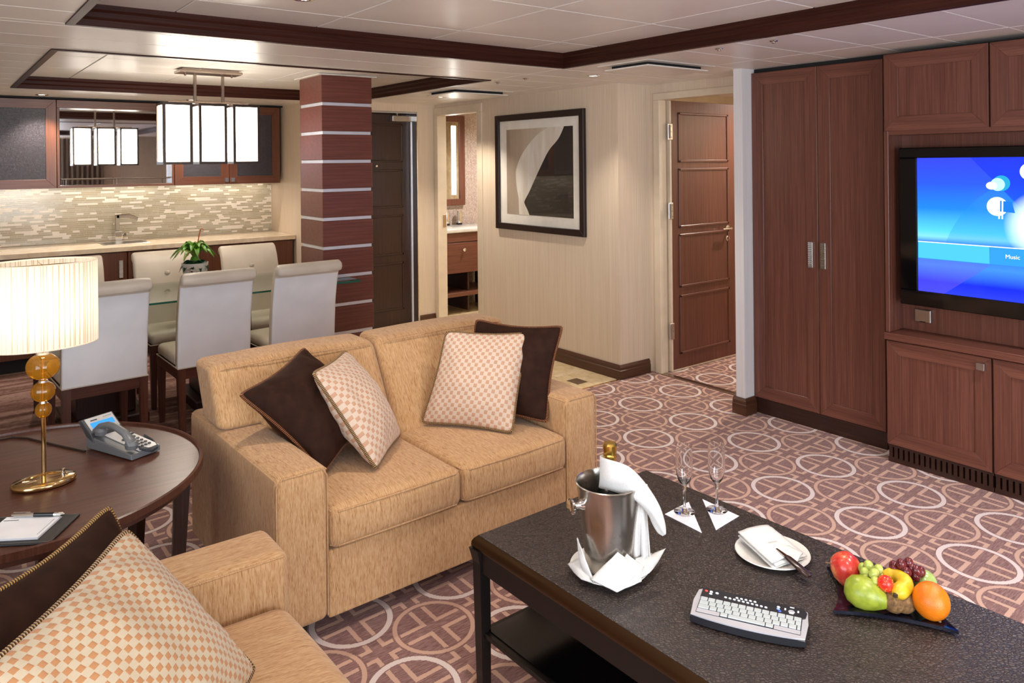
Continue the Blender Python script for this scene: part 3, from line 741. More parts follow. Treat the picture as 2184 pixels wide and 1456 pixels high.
disc(1.433, 1.322, .044, 3.9345, SWH, 'plate_icon')
bm = B(); prism(bm, [(3.933, 1.43, 1.30), (3.933, 1.36, 1.295), (3.933, 1.372, 1.345), (3.933, 1.425, 1.35)], (-.0008, 0, 0)); obj('card_icon', bm, SBL, scr)
for y in (1.415, 1.428):
    bm = B(); prism(bm, [(3.9318, y, 1.265), (3.9318, y-.006, 1.265), (3.9318, y-.008, 1.35), (3.9318, y-.002, 1.35)], (-.0008, 0, 0)); obj('cutlery_icon', bm, SWH, scr)
disc(1.30, 1.484, .04, 3.9345, SWH, 'disc_icon')
def lettering(txt, size, mat, parent, M, ext=.0004, name='lettering', align='LEFT'):
    cu = bpy.data.curves.new('txt', 'FONT'); cu.body = txt; cu.size = size; cu.extrude = ext; cu.align_x = align; cu.resolution_u = 3
    tmp = bpy.data.objects.new('txt', cu); COL.objects.link(tmp)
    dg = bpy.context.evaluated_depsgraph_get(); me = bpy.data.meshes.new_from_object(tmp.evaluated_get(dg))
    bpy.data.objects.remove(tmp, do_unlink=True)
    me.transform(M); me.materials.append(mat)
    bm = B(); bm.from_mesh(me); bpy.data.meshes.remove(me)
    return obj(name, bm, mat, parent)
lettering('Music', .026, SWH, scr, Matrix.Translation((3.9335, 1.402, 1.085)) @ Matrix(((0, 0, -1, 0), (-1, 0, 0, 0), (0, 1, 0, 0), (0, 0, 0, 1))))
bm = B(); box(bm, 4.0, 4.04, 1.05, 1.4, 1.05, 1.35); obj('bracket', bm, BLACKM, tv)
sk = wthing('wall_box', 'small grey metal box on the niche back below the television', 'socket', (4.03, 1.81, .712))
bm = B(); box(bm, 4.018, 4.04, 1.77, 1.85, .712, .779, .004, 2); obj('cover', bm, STEEL, sk)
bm = B(); box(bm, 4.0165, 4.019, 1.797, 1.823, .716, .719); obj('slot', bm, BLACK, sk)

# ---------------------------------------------------------------- framed picture
PX = 3.905
BLACKW = wood3('espresso_frame', .4, (22, 11, 9), (34, 18, 14), (46, 26, 20))
pic = wthing('framed_picture', 'dark framed print of a pale curved petal against black', 'picture', (PX, 4.725, .985))
def fr_bar(y0, y1, z0, z1, i):
    quads = {'b': [(y0, z0), (y1, z0), (y1-i, z0+i), (y0+i, z0+i)], 't': [(y0, z1), (y1, z1), (y1-i, z1-i), (y0+i, z1-i)], 'l': [(y0, z0), (y0, z1), (y0+i, z1-i), (y0+i, z0+i)], 'r': [(y1, z0), (y1, z1), (y1-i, z1-i), (y1-i, z0+i)]}
    for k, q in quads.items():
        bm = B(); prism(bm, [(PX-.03, a, b) for a, b in q], (.03, 0, 0), .003); obj('frame_bar', bm, BLACKW['y' if k in 'bt' else 'z'], pic)
fr_bar(4.168, 5.278, .985, 1.945, .052)
MATB = plain('cream_mount', srgb(250, 245, 234), .8)
bm = B(); box(bm, PX-.012, PX-.004, 4.215, 5.23, 1.03, 1.9); obj('mount', bm, MATB, pic)
def petal_bg():
    m, t = newmat('print_taupe'); sp = t.n('ShaderNodeSeparateXYZ'); t.l(t.coords('Object'), sp.inputs[0])
    n = t.noise(t.coords('Object', (1, 9, 1.2)), 1.0, 3.0)
    f = t.m('ADD', t.m('MULTIPLY', sp.outputs[1], -1.1), t.m('ADD', t.m('MULTIPLY', n, .4), .35))
    t.out(t.ramp(f, [(.1, srgb(172, 154, 134)), (.5, srgb(214, 198, 176)), (.8, srgb(240, 228, 208))]), .7); return m
bm = B(); box(bm, PX-.0145, PX-.012, 4.297, 5.131, 1.117, 1.821); prt = obj('print', bm, petal_bg(), pic)
def pp(cx, cy):          # print corner fractions -> world y, z (cx from left, cy from top)
    return (5.131-cx*.834, 1.821-cy*.704)
def curve_pts(L, n=40):
    out = []
    for i in range(n+1):
        t = i/n*(len(L)-1); k = min(int(t), len(L)-2); u = t-k
        p0 = L[max(k-1, 0)]; p1 = L[k]; p2 = L[k+1]; p3 = L[min(k+2, len(L)-1)]
        out.append(tuple(.5*(2*p1[j]+(p2[j]-p0[j])*u+(2*p0[j]-5*p1[j]+4*p2[j]-p3[j])*u*u+(3*p1[j]-p0[j]-3*p2[j]+p3[j])*u**3) for j in range(2)))
    return out
edge_r = curve_pts([(.88, 0), (.80, .13), (.66, .26), (.55, .42), (.45, .58), (.36, .73), (.29, .83), (.285, .87), (.33, .94), (.36, 1.0)])
edge_l = curve_pts([(.66, 0), (.50, .07), (.34, .2), (.22, .34), (.155, .48), (.15, .58), (.165, .70), (.19, .80), (.195, .9), (.2, 1.0)])
bm = B()
pts = [(1, 0)]+[(1, 1)]+edge_r[::-1]
prism(bm, [(PX-.0152, *pp(*p)) for p in pts], (.0006, 0, 0)); obj('dark_ground', bm, plain('print_black', srgb(30, 24, 22), .5), prt)
def petal():
    m, t = newmat('print_petal'); n = t.noise(t.coords('Object', (1, 14, 2.5), (.5, 0, 0)), 1.0, 3.0, .5, .6)
    t.out(t.ramp(n, [(.3, srgb(226, 216, 198)), (.55, srgb(244, 238, 224)), (.75, srgb(252, 249, 240))]), .7); return m
bm = B(); prism(bm, [(PX-.0156, *pp(*p)) for p in edge_r+edge_l[::-1]], (.0006, 0, 0)); obj('petal', bm, petal(), prt)
bm = B(); box(bm, PX-.02, PX-.018, 4.21, 5.235, 1.025, 1.905); obj('glazing', bm, pane('picture_glass', (.99, .99, .99, 1), ior=1.38), pic)

# ---------------------------------------------------------------- bathroom things
van = wthing('vanity', 'wood bathroom vanity with a drawer and open shelf', 'vanity', (4.4, 6.74, 0))
bm = B(); box(bm, 4.02, 4.85, 6.5, 6.98, .74, .835, .002); obj('apron', bm, CHERRY['x'], van)
bm = B(); box(bm, 4.02, 4.85, 6.52, 6.98, .43, .735); obj('box', bm, CHERRY['x'], van)
bm = B(); box(bm, 4.025, 4.845, 6.5, 6.52, .425, .732, .002); dr = obj('drawer', bm, CHERRY['x'], van)
bm = B(); lathe(bm, [(0, 0), (.006, 0), (.006, .012), (.016, .018), (.018, .028), (.01, .034), (0, .034)], (4.36, 6.5, .66), 14, rot=Matrix.Rotation(PI/2, 3, 'X')); obj('knob', bm, CHROME, dr, True)
bm = B(); box(bm, 4.02, 4.85, 6.5, 6.98, .185, .225, .002); obj('shelf', bm, CHERRY['x'], van)
for x in (4.02, 4.45, 4.83):
    bm = B(); box(bm, x, x+.02, 6.56 if x == 4.45 else 6.52, 6.98, 0 if x != 4.45 else .02, .43); obj('upright', bm, DARKW['z'], van)
bas = wthing('wash_basin', 'white wash basin top on the bathroom vanity', 'basin', (4.43, 6.73, .835))
bm = B(); box(bm, 4.01, 4.86, 6.48, 6.985, .836, .876, .008, 3); obj('slab', bm, WHITEC, bas, True)
bm = B(); lathe(bm, [(.15, .0008), (.145, .004), (.135, .002), (.13, .0008)], (4.2, 6.72, .876), 28, sx=1.1, sy=.8); obj('bowl_rim', bm, WHITEC, bas, True)
for x, lab in ((4.44, 'tall steel soap dispenser nearer the bathroom doorway edge'), (4.6, 'tall steel soap dispenser under the mirror frame corner')):
    t = wthing('soap_dispenser', lab, 'dispenser', (x, 6.93, .877))
    bm = B(); lathe(bm, [(0, 0), (.032, 0), (.034, .02), (0, .02)], (x, 6.93, .877), 16); obj('base', bm, BLACK, t, True)
    bm = B(); lathe(bm, [(.03, .02), (.03, .14), (.026, .145), (0, .145)], (x, 6.93, .877), 16); obj('tube', bm, CHROME, t, True)
fa = wthing('basin_faucet', 'chrome faucet on the bathroom basin', 'faucet', (4.22, 6.9, .877))
bm = B(); tube(bm, [(4.22, 6.9, .877), (4.22, 6.9, .99), (4.22, 6.87, 1.0), (4.22, 6.8, .985)], .014, 10); obj('spout', bm, CHROME, fa, True)
mi = wthing('bathroom_mirror', 'wood framed bathroom mirror with a vertical light strip', 'mirror', (4.35, 6.99, 1.085))
bm = B()
for a, b, c, d in ((3.999, 4.70, 1.085, 1.155), (3.999, 4.70, 1.99, 2.06), (4.635, 4.70, 1.155, 1.99), (3.999, 4.02, 1.155, 1.99)): box(bm, a, b, 6.955, 6.998, c, d, .002)
obj('frame', bm, CHERRY['z'], mi)
bm = B(); box(bm, 4.02, 4.635, 6.972, 6.98, 1.155, 1.99); obj('glass', bm, MIRROR, mi)
bm = B(); box(bm, 4.535, 4.59, 6.966, 6.972, 1.2, 1.95, .002); obj('light_strip', bm, emit('strip_light', (1, .97, .88, 1), 9), mi)
# ---------------------------------------------------------------- kitchen wall
KY = 6.80
for k, (a, b, hs, lab) in enumerate(((-.55, .36, None, 'kitchen base cabinet beyond the left edge'), (.362, 1.293, 1.25, 'reddish kitchen base cabinet behind the lampshade'), (1.297, 2.208, None, 'kitchen base cabinet behind the middle dining chairs'), (2.212, 2.68, None, 'kitchen base cabinet at the end beside the column'))):
    t = wthing('kitchen_base_cabinet', lab, 'cabinet', ((a+b)/2, 7.1, 0))
    bm = B(); box(bm, a, b, KY+.022, 7.385, .1, .858); obj('body', bm, KITCH['z'], t)
    bm = B(); box(bm, a, b, KY+.05, 7.385, 0, .1); obj('plinth', bm, BLACKM, t)
    for i in range(1 if b-a < .6 else 2):
        n = 1 if b-a < .6 else 2; w_ = (b-a)/n
        bm = B(); box(bm, a+i*w_+.002, a+(i+1)*w_-.002, KY, KY+.02, .105, .855, .002); d = obj('door', bm, KITCH['z'], t)
        x = a+(i+1)*w_-.062 if i == 1 else a+.034
        if n == 2: ribbed_pull(d, 'y', KY, x, x+.028, .65, .79)
bm = B(); box(bm, -1.0, 2.695, 6.772, 7.395, .862, .902, .004, 2)
obj('worktop', bm, COUNTER, label='long cream stone kitchen worktop', cat='worktop')
# mosaic backsplash
bs = wthing('backsplash', 'long thin beige and cream glass mosaic tiles above the worktop', 'backsplash', (1.0, 7.4, .905))
bm = B(); box(bm, -.6, 2.698, 7.392, 7.3995, .905, 1.5); obj('grout', bm, plain('grout', srgb(236, 230, 216), .7), bs)
GT1 = plain('glass_tile_sand', srgb(186, 175, 148), .14); GT2 = plain('glass_tile_grey', srgb(198, 190, 168), .14); GT3 = plain('stone_tile_cream', srgb(244, 236, 222), .35)
rnd = random.Random(3); bms = [B(), B(), B()]
rowh = .0163; z = .908; row = 0
while z+rowh < 1.5:
    x = -.6+rnd.random()*.05
    while x < 2.69:
        c = rnd.random(); k = 2 if c < .3 else (0 if c < .65 else 1)
        L = rnd.choice((.05, .05, .1, .15)) if k != 2 else rnd.choice((.05, .05, .1))
        if x+L > 2.695: L = 2.695-x
        if L > .012: box(bms[k], x+.001, x+L-.001, 7.3903, 7.393, z+.001, z+rowh-.001)
        x += L
    z += rowh; row += 1
for b_, m_ in zip(bms, (GT1, GT2, GT3)): obj('mosaic_tile', b_, m_, bs, kind='stuff')
# sink and faucet
sn = wthing('sink', 'small square sink set in the kitchen worktop', 'sink', (1.35, 7.12, .9))
bm = B()
for a, b, c, d in ((1.15, 1.5, 6.96, 6.98), (1.15, 1.5, 7.22, 7.24), (1.15, 1.17, 6.98, 7.22), (1.48, 1.5, 6.98, 7.22)): box(bm, a, b, c, d, .902, .906, .001)
obj('rim', bm, STEEL, sn); bm = B(); box(bm, 1.17, 1.48, 6.98, 7.22, .9022, .9035); obj('basin', bm, plain('sink_steel', srgb(120, 112, 104), .3, 1.0), sn)
fc = wthing('kitchen_faucet', 'square chrome kitchen faucet in front of the mosaic', 'faucet', (1.31, 7.28, .902))
bm = B(); box(bm, 1.285, 1.345, 7.25, 7.31, .902, .99, .006, 2); box(bm, 1.29, 1.325, 7.262, 7.298, .99, 1.13, .004); obj('body', bm, CHROME, fc)
bm = B(); prism(bm, [(1.3, 7.262, 1.10), (1.3, 7.262, 1.13), (1.40, 7.262, 1.135), (1.47, 7.262, 1.10), (1.465, 7.262, 1.075), (1.40, 7.262, 1.10)], (0, .036, 0), .003); obj('spout', bm, CHROME, fc)
bm = B(); tube(bm, [(1.345, 7.28, .96), (1.38, 7.26, .96)], .016, 12); obj('lever', bm, CHROME, fc, True)
kt = wthing('kitchen_tray', 'small shiny glassware on the worktop at the left edge', 'glassware', (.42, 6.95, .902))
bm = B(); lathe(bm, [(0, 0), (.03, 0), (.035, .01), (.012, .02), (.012, .03), (.04, .055), (.038, .057), (.01, .034), (0, .034)], (.42, 6.95, .902), 16); obj('cup', bm, CHROME, kt, True)
# upper cabinets
def seeded():
    m, t = newmat('seeded_glass'); n = t.noise(t.coords('Object', (1, 1, 1)), 130.0, 3.0, .7)
    t.out(t.ramp(n, [(.35, srgb(44, 40, 44)), (.55, srgb(68, 63, 68)), (.7, srgb(94, 90, 94))]), .22, 0.0, bump=n, bstr=.6, bdist=.004, **{'Alpha': .8}); return m
SEED = seeded()
UY = 7.05
def ucab(a, b, lab, doors, shelf=True, z0=1.376, z1=2.083):
    t = wthing('wall_cabinet', lab, 'cabinet', ((a+b)/2, 7.22, z0))
    for nm, q, ax in (('side', (a, a+.018, UY+.021, 7.386, z0, z1), 'z'), ('side', (b-.018, b, UY+.021, 7.386, z0, z1), 'z'), ('base', (a+.018, b-.018, UY+.021, 7.386, z0, z0+.018), 'x'), ('top', (a+.018, b-.018, UY+.021, 7.386, z1-.018, z1), 'x'), ('back', (a+.018, b-.018, 7.37, 7.386, z0+.018, z1-.018), 'z')):
        bm = B(); box(bm, *q); obj(nm, bm, KITCH[ax], t)
    if shelf:
        bm = B(); box(bm, a+.02, b-.02, UY+.05, 7.37, 1.715, 1.733); obj('shelf', bm, plain('shelf_tan', srgb(176, 150, 130), .5), t)
    ds = []
    for (c, d) in doors: ds.append(mitre_door(t, 'y', UY, c, d, z0, z1, KITCH, fw=.072, glass=SEED))
    return t, ds
ucab(.36, .836, 'frosted glass kitchen wall cabinet at the left edge', [(.362, .834)])
ucab(-.55, .358, 'kitchen wall cabinet beyond the left edge', [(-.548, -.098), (-.094, .356)])
t, ds = ucab(1.72, 2.66, 'two-door frosted glass wall cabinet behind the pendant lamp', [(1.722, 2.186), (2.190, 2.658)])
for d, x in zip(ds, (2.145, 2.2)):
    bm = B(); box(bm, x, x+.032, UY-.022, UY, 1.398, 1.432, .003); obj('knob', bm, STEEL, d)
mn = wthing('mirror_unit', 'wood framed kitchen mirror panel with a chrome gallery rail', 'mirror', (1.278, 7.1, 1.376))
for q, ax in (((.838, 1.718, UY, 7.386, 1.376, 1.396), 'x'), ((.838, 1.718, UY, 7.386, 2.02, 2.083), 'x'), ((.838, .858, UY, 7.386, 1.396, 2.02), 'z'), ((1.70, 1.718, UY, 7.386, 1.396, 2.02), 'z')):
    bm = B(); box(bm, *q, .002); obj('frame_bar', bm, KITCH[ax], mn)
bm = B(); box(bm, .858, 1.70, 7.15, 7.16, 1.396, 2.02); obj('mirror_glass', bm, MIRROR, mn)
bm = B(); box(bm, .858, 1.70, UY+.002, 7.15, 1.396, 1.399); obj('glass_shelf', bm, CHROME, mn)
bm = B(); tube(bm, [(.87, UY+.02, 1.445), (1.69, UY+.02, 1.445)], .006, 8)
for x in (.9, 1.27, 1.66): tube(bm, [(x, UY+.02, 1.394), (x, UY+.02, 1.452)], .005, 8)
obj('gallery_rail', bm, CHROME, mn, True)
bm = B(); box(bm, -1.6, 2.7, UY+.03, 7.4, 2.09, 2.104); obj('gap_shade_1', bm, SHADOWGAP, kind='structure', label='dark strip standing in for shade above the kitchen wall cabinets')  # dark fill painted in for the shade over the kitchen cabinets
bm = B(); box(bm, 4.06, 4.6, -.4, 2.82, 2.079, 2.104); obj('gap_shade_2', bm, SHADOWGAP, kind='structure', label='dark strip standing in for shade above the television wall cabinets')  # dark fill painted in for the shade between cabinet tops and ceiling
# hidden glowing strips, added to brighten the backsplash
for a, b in ((.4, .82), (.88, 1.68), (1.76, 2.62)):
    t = wthing('added_fill_strip', 'added hidden strip brightening the kitchen backsplash', 'light strip', ((a+b)/2, 7.3, 1.372), 'added fill strips below the wall cabinets')
    bm = B(); box(bm, a, b, 7.29, 7.31, 1.3715, 1.3758); obj('lens', bm, emit('fill_strip_glow', (1, .9, .76, 1), 10), t)

# ---------------------------------------------------------------- dining table
def glassy(name, col, rough=.0, ior=1.5):
    m, t = newmat(name); t.out(col, rough, 0.0, **{'Transmission Weight': 1.0, 'IOR': ior}); return m
GLASS = glassy('clear_crystal', (1, 1, 1, 1))
TGLASS = pane('table_glass', (.90, .96, .93, 1), ior=1.5)
TEDGE = plain('glass_edge_green', srgb(28, 104, 88), .08, 0.0)
dt = wthing('dining_table', 'long clear glass dining table with green edges beside the column', 'table', (1.3, 5.25, 0))
ZG = .74
P_ = [(.2, 4.86), (2.4, 4.86), (2.4, 5.038), (2.198, 5.038), (2.198, 5.66), (.2, 5.66)]
bm = B(); prism(bm, [(x, y, ZG-.012) for x, y in P_], (0, 0, .012))
bm.faces.ensure_lookup_table()
for f in bm.faces: f.material_index = 1 if abs(f.normal.z) < .5 else 0
bm.normal_update()
for f in bm.faces: f.material_index = 0 if abs(f.normal.z) > .5 else 1
obj('glass_top', bm, [TGLASS, TEDGE], dt)
for x in (.85, 1.56):
    bm = B(); box(bm, x-.16, x+.16, 5.1, 5.42, .06, .70, .006); p_ = obj('pedestal', bm, DARKW['z'], dt)
    bm = B(); box(bm, x-.165, x+.165, 5.095, 5.425, .30, .325, .001); obj('metal_band', bm, STEEL, p_)
    bm = B(); box(bm, x-.22, x+.22, 5.02, 5.5, 0, .06, .008, 2); obj('foot', bm, DARKW['x'], dt)
    bm = B(); box(bm, x-.13, x+.13, 5.13, 5.39, .70, ZG-.0125, .003); obj('glass_mount', bm, STEEL, dt)
# chairs
LEATH = {}
def leather(name, c1, c2, c3):
    m, t = newmat(name); n = t.noise(t.coords('Object'), 240.0, 3.0, .6); n2 = t.noise(t.coords('Object'), 5.0, 2.0)
    t.out(t.ramp(n2, [(.3, srgb(*c1)), (.5, srgb(*c2)), (.7, srgb(*c3))]), .42, 0.0, bump=n, bstr=.06, bdist=.001, **{'Specular IOR Level': .4}); return m
CHL = leather('cream_leather', (200, 187, 169), (207, 194, 177), (214, 202, 186))
CHB = leather('pale_leather', (226, 226, 228), (232, 232, 234), (238, 238, 240))
CHW = wood3('chair_wood', .35, (58, 30, 22), (80, 44, 33), (100, 60, 46))
def chair_proto():
    r = thing('dining_chair', 'x', 'chair')
    w = .205
    bm = B(); softbox(bm, -w, w, -.16, .24, .405, .475, .03, (0, .004, .014), 3, 6); obj('seat', bm, CHL, r, True, angle=1.2)
    prof = [(-.150, .405), (-.155, .5), (-.165, .62), (-.19, .75), (-.225, .85), (-.262, .905), (-.295, .922), (-.325, .910), (-.335, .885), (-.322, .862), (-.296, .858),
            (-.278, .845), (-.255, .77), (-.235, .68), (-.222, .56), (-.215, .47), (-.212, .405)]
    prof = [(y, z+max(0, z-.55)*.08) for y, z in prof]
    bm = B(); n = len(prof); nx = 8; cy = sum(p[0] for p in prof)/n
    xs_ = [-w, -w+.006, -w+.016, -.1, 0, .1, w-.016, w-.006, w]; sh = [.7, .9, 1, 1, 1, 1, 1, .9, .7]
    rings = []
    for x, s in zip(xs_, sh):
        ring = []
        for i, (y, z) in enumerate(prof):
            y0, z0 = prof[i-1]; y1, z1 = prof[(i+1) % n]; ty, tz = y1-y0, z1-z0; L = math.hypot(ty, tz) or 1
            ny, nz = tz/L, -ty/L; o_ = (1-s)*.03
            ring.append(bm.verts.new((x, y-ny*o_*(1), z-nz*o_)))
        rings.append(ring)
    for a, b in zip(rings, rings[1:]):
        for i in range(n): bm.faces.new((a[i], a[(i+1) % n], b[(i+1) % n], b[i]))
    bm.faces.new(rings[0]); bm.faces.new(rings[-1][::-1])
    bm.normal_update(); bmesh.ops.recalc_face_normals(bm, faces=bm.faces[:])
    for f in bm.faces:
        c_ = f.calc_center_median(); f.material_index = 1 if (f.normal.y < -.6 and c_.z < .875) else 0
    back = obj('backrest', bm, [CHL, CHB], r, True, angle=.9, label='scroll back with a paler rear panel')
    bm = B(); lathe(bm, [(0, .012), (.01, .010), (.017, .004), (.019, 0)], (0, -.2, .805), 14, rot=Matrix.Rotation(-PI/2-.25, 3, 'X')); obj('button', bm, CHL, back, True)
    bm = B(); tube(bm, [(-w-.001, -.215, .409), (w+.001, -.215, .409), (w+.002, .235, .409), (-w-.002, .235, .409)], .004, 6, True); obj('piping', bm, CHL, r, True)
    for nm, q in (('back_rail', (-w, w, -.208, -.18)), ('front_rail', (-w, w, .21, .238))):
        bm = B(); box(bm, *q, .345, .404, .002); obj(nm, bm, CHW['x'], r)
    for x in (-w, w-.022):
        bm = B(); box(bm, x, x+.022, -.18, .21, .345, .404, .002); obj('side_rail', bm, CHW['y'], r)
    for sx in (-1, 1):
        for sy in (-1, 1):
            bm = B(); xo = sx*(w-.02); yo = -.19 if sy < 0 else .216; t_, b_ = .021, .014; ys_ = -.035 if sy < 0 else 0
            v = []
            for z, h, dy in ((.404, t_, 0), (.2, .018, ys_*.35), (0, b_, ys_)):
                v.append([bm.verts.new((xo+i*h, yo+dy+j*h, z)) for i, j in ((-1, -1), (1, -1), (1, 1), (-1, 1))])
            for a, b in zip(v, v[1:]):
                for i in range(4): bm.faces.new((a[i], a[(i+1) % 4], b[(i+1) % 4], b[i]))
            bm.faces.new(v[0]); bm.faces.new(v[-1][::-1]); obj('leg', bm, CHW['z'], r)
    return r
proto = chair_proto(); first = True
for x, y, rz, lab in ((.74, 4.72, .05, 'cream leather scroll-back dining chair seen from behind beside the lampshade'),
                      (1.315, 4.75, .02, 'cream leather scroll-back dining chair seen from behind, middle of the near row'),
                      (1.85, 4.75, .02, 'cream leather scroll-back dining chair seen from behind, next to the column'),
                      (.735, 5.47, PI, 'buttoned cream dining chair facing us, mostly hidden by the lampshade'),
                      (1.33, 5.47, PI, 'buttoned cream dining chair facing us to the left of the potted plant'),
                      (1.915, 5.47, PI, 'buttoned cream dining chair facing us to the right of the potted plant')):
    c = proto if first else dup(proto); first = False
    c.location = (x, y, 0); c.rotation_euler = (0, 0, rz); props(c, lab, 'chair', 'dining chairs at the glass table')

# potted bromeliad on the table
PLX, PLY = 1.415, 5.3
pt = wthing('potted_plant', 'green bromeliad in a white bowl on the glass dining table', 'plant', (PLX, PLY, ZG))
bm = B(); lathe(bm, [(0, 0), (.046, 0), (.052, .012), (.07, .07), (.08, .13), (.084, .165), (.079, .165), (.072, .13), (0, .125)], (PLX, PLY, ZG), 24); obj('bowl', bm, WHITEC, pt, True)
LEAF = []
for nm, c in (('leaf_bright', (96, 156, 36)), ('leaf_mid', (70, 128, 34)), ('leaf_olive', (120, 140, 50))):
    m, t = newmat(nm); n = t.noise(t.coords('Object', (1, 1, 1)), 30.0, 3.0)
    cc = srgb(*c); t.out(t.ramp(n, [(.35, tuple(v*.6 for v in cc[:3])+(1,)), (.65, cc)]), .3, 0.0, **{'Subsurface Weight': .0}); LEAF.append(m)
DLEAF = plain('leaf_dark', srgb(22, 62, 36), .3); RLEAF = plain('leaf_red', srgb(176, 84, 42), .4)
rl = random.Random(5)
def leafblade(a, L, lift, droop, w, base, mat, nm='leaf'):
    rows = []
    for i in range(9):
        t = i/8; rr = L*(t*.9+.1*t*t)
        z = base.z+lift*math.sin(min(1, t*1.15)*PI*.62)-droop*t*t*t
        c = Vector((base.x+rr*math.cos(a), base.y+rr*math.sin(a), z)); s = Vector((-math.sin(a), math.cos(a), 0))
        ww = w*(math.sin(PI*min(1, .22+t*.78))**.7+.03) if t < 1 else .0008
        rows.append([c-s*ww+Vector((0, 0, ww*.5)), c, c+s*ww+Vector((0, 0, ww*.5))])
    bm = B(); grid(bm, rows, .0012); obj(nm, bm, mat, pt, True)
cb = Vector((PLX, PLY, ZG+.195))
for i in range(22):
    a = i*2.4; ring = i/22
    leafblade(a, .07+.10*ring*rl.uniform(.8, 1.1), .11-.045*ring, .015+.06*ring,   .018+.005*rl.random(), cb, LEAF[0] if ring < .5 else rl.choice(LEAF))
for a, L in ((PI*.95, .15), (PI*1.1, .16), (-.2, .14), (.35, .15), (PI*.8, .13)): leafblade(a, L, .075, .07, .016, cb, LEAF[2])
bm = B(); lathe(bm, [(0, 0), (.03, .0), (.036, .03), (.03, .06), (.022, .08), (0, .08)], (PLX, PLY, ZG+.125), 12); obj('stem', bm, LEAF[0], pt, True)
leafblade(.25, .06, .17, 0, .006, cb+Vector((.01, 0, .02)), RLEAF, 'flower_spike')
for a, L in ((PI*1.15, .075), (PI*1.35, .08), (PI*1.55, .07), (PI*1.75, .08), (PI, .08), (0, .07), (.9, .07), (PI*.7, .07)):
    leafblade(a, L+.02, .03, .07, .026, Vector((PLX, PLY, ZG+.15)), DLEAF, 'dark_leaf')
bm = B()
for i in range(16):
    p = Vector((PLX-.035+rl.uniform(-.03, .03), PLY-.076+rl.uniform(-.012, .01), ZG+.125+rl.uniform(-.02, .02)))
    lathe(bm, [(0, -.007), (.006, -.004), (.008, 0), (.006, .004), (0, .007)], p, 8)
obj('shell_ornament', bm, plain('shell_white', srgb(222, 206, 190), .4), pt, True)
# ---------------------------------------------------------------- sofa
def chenille(name, side):
    """slubbed weave: streaks run down the upright faces and front to back on the flat ones; side is the axis the arms' flanks face"""
    m, t = newmat(name); fi, al = 640.0, 60.0
    def streak(fa):
        sc = (fi, al, al) if fa == 'x' else (al, fi, al)
        n1 = t.noise(t.coords('Object', sc), 1.0, 3.0, .6); n2 = t.noise(t.coords('Object', tuple(v*.5 for v in sc)), 1.0, 2.0, .5); n3 = t.noise(t.coords('Object', tuple(v*.22 for v in sc)), 1.0, 2.0, .5)
        return t.m('ADD', t.m('MULTIPLY', n1, .4), t.m('ADD', t.m('MULTIPLY', n2, .4), t.m('MULTIPLY', n3, .2)))
    tc = t.n('ShaderNodeTexCoord'); sp = t.n('ShaderNodeSeparateXYZ'); t.l(tc.outputs['Normal'], sp.inputs[0])
    w = t.m('GREATER_THAN', t.m('ABSOLUTE', sp.outputs[0 if side == 'x' else 1]), .7)
    f = t.m('ADD', t.m('MULTIPLY', streak(side), t.m('SUBTRACT', 1.0, w)), t.m('MULTIPLY', streak('y' if side == 'x' else 'x'), w))
    col = t.ramp(f, [(.34, srgb(150, 106, 64)), (.48, srgb(188, 146, 102)), (.66, srgb(206, 170, 128))])
    t.out(col, .85, 0.0, bump=f, bstr=.18, bdist=.002, **{'Sheen Weight': .2, 'Sheen Roughness': .5, 'Specular IOR Level': .15}); return m
_ch = chenille('sofa_chenille', 'x'); SOFA = {a: _ch for a in 'xyz'}; _ca = chenille('armchair_chenille', 'y'); ARMF = {a: _ca for a in 'xyz'}
FOOT = plain('black_foot', srgb(20, 16, 15), .4)
sofa = thing('sofa', 'tan chenille two-seat sofa facing the coffee table', 'sofa', (.858, 2.34, 0), math.radians(1.2))
SW, SD, AW, AH = 1.41, .9, .178, .566
bm = B(); box(bm, AW, SW-AW, .004, .86, .065, .285, .006, 2); obj('base', bm, SOFA['z'], sofa)
for x in (0, SW-AW):
    bm = B(); softbox(bm, x, x+AW, 0, SD, .065, AH, .026, (.004, .004, .004), 4, 6); a = obj('arm', bm, SOFA['z'], sofa, True, angle=1.5)
    for xx in (x+.004, x+AW-.004):
        bm = B(); tube(bm, [(xx, .012, AH-.012), (xx, .4, AH-.012), (xx, SD-.02, AH-.012)], .0028, 6); obj('seam', bm, SOFA['y'], a, True)
    bm = B(); tube(bm, [(x+.004, .004, .08), (x+.004, .004, AH-.03), (x+.02, .003, AH-.006), (x+AW-.02, .003, AH-.006), (x+AW-.004, .004, AH-.03), (x+AW-.004, .004, .08)], .0028, 6); obj('seam', bm, SOFA['y'], a, True)
for x0, x1 in ((AW+.002, SW/2-.002), (SW/2+.002, SW-AW-.002)):
    bm = B(); softbox(bm, x0, x1, -.012, .60, .286, .425, .034, (0, .012, .02), 4, 8); c = obj('seat_cushion', bm, SOFA['z'], sofa, True, angle=1.5)
    for z, dy in ((.411, -.006), (.300, -.006)):
        bm = B(); tube(bm, [(x0+.004, .05, z), (x0+.007, .012, z), (x0+.03, dy-.003, z), ((x0+x1)/2, dy-.012, z+.003), (x1-.03, dy-.003, z), (x1-.007, .012, z), (x1-.004, .05, z)], .0032, 6); obj('piping', bm, SOFA['x'], c, True)
def backfn(x_edge, sgn):
    def f(p):
        x, y, z = p
        d = (x-x_edge)*sgn                      # < 0: above the arm
        t = max(0, min(1, .5-d/.03)); t = t*t*(3-2*t)
        z2 = .568+(z-.40)*(.785-.568)/(.785-.40)
        z = z*(1-t)+z2*t
        y += (z-.44)*.55
        return (x, y, z)
    return f
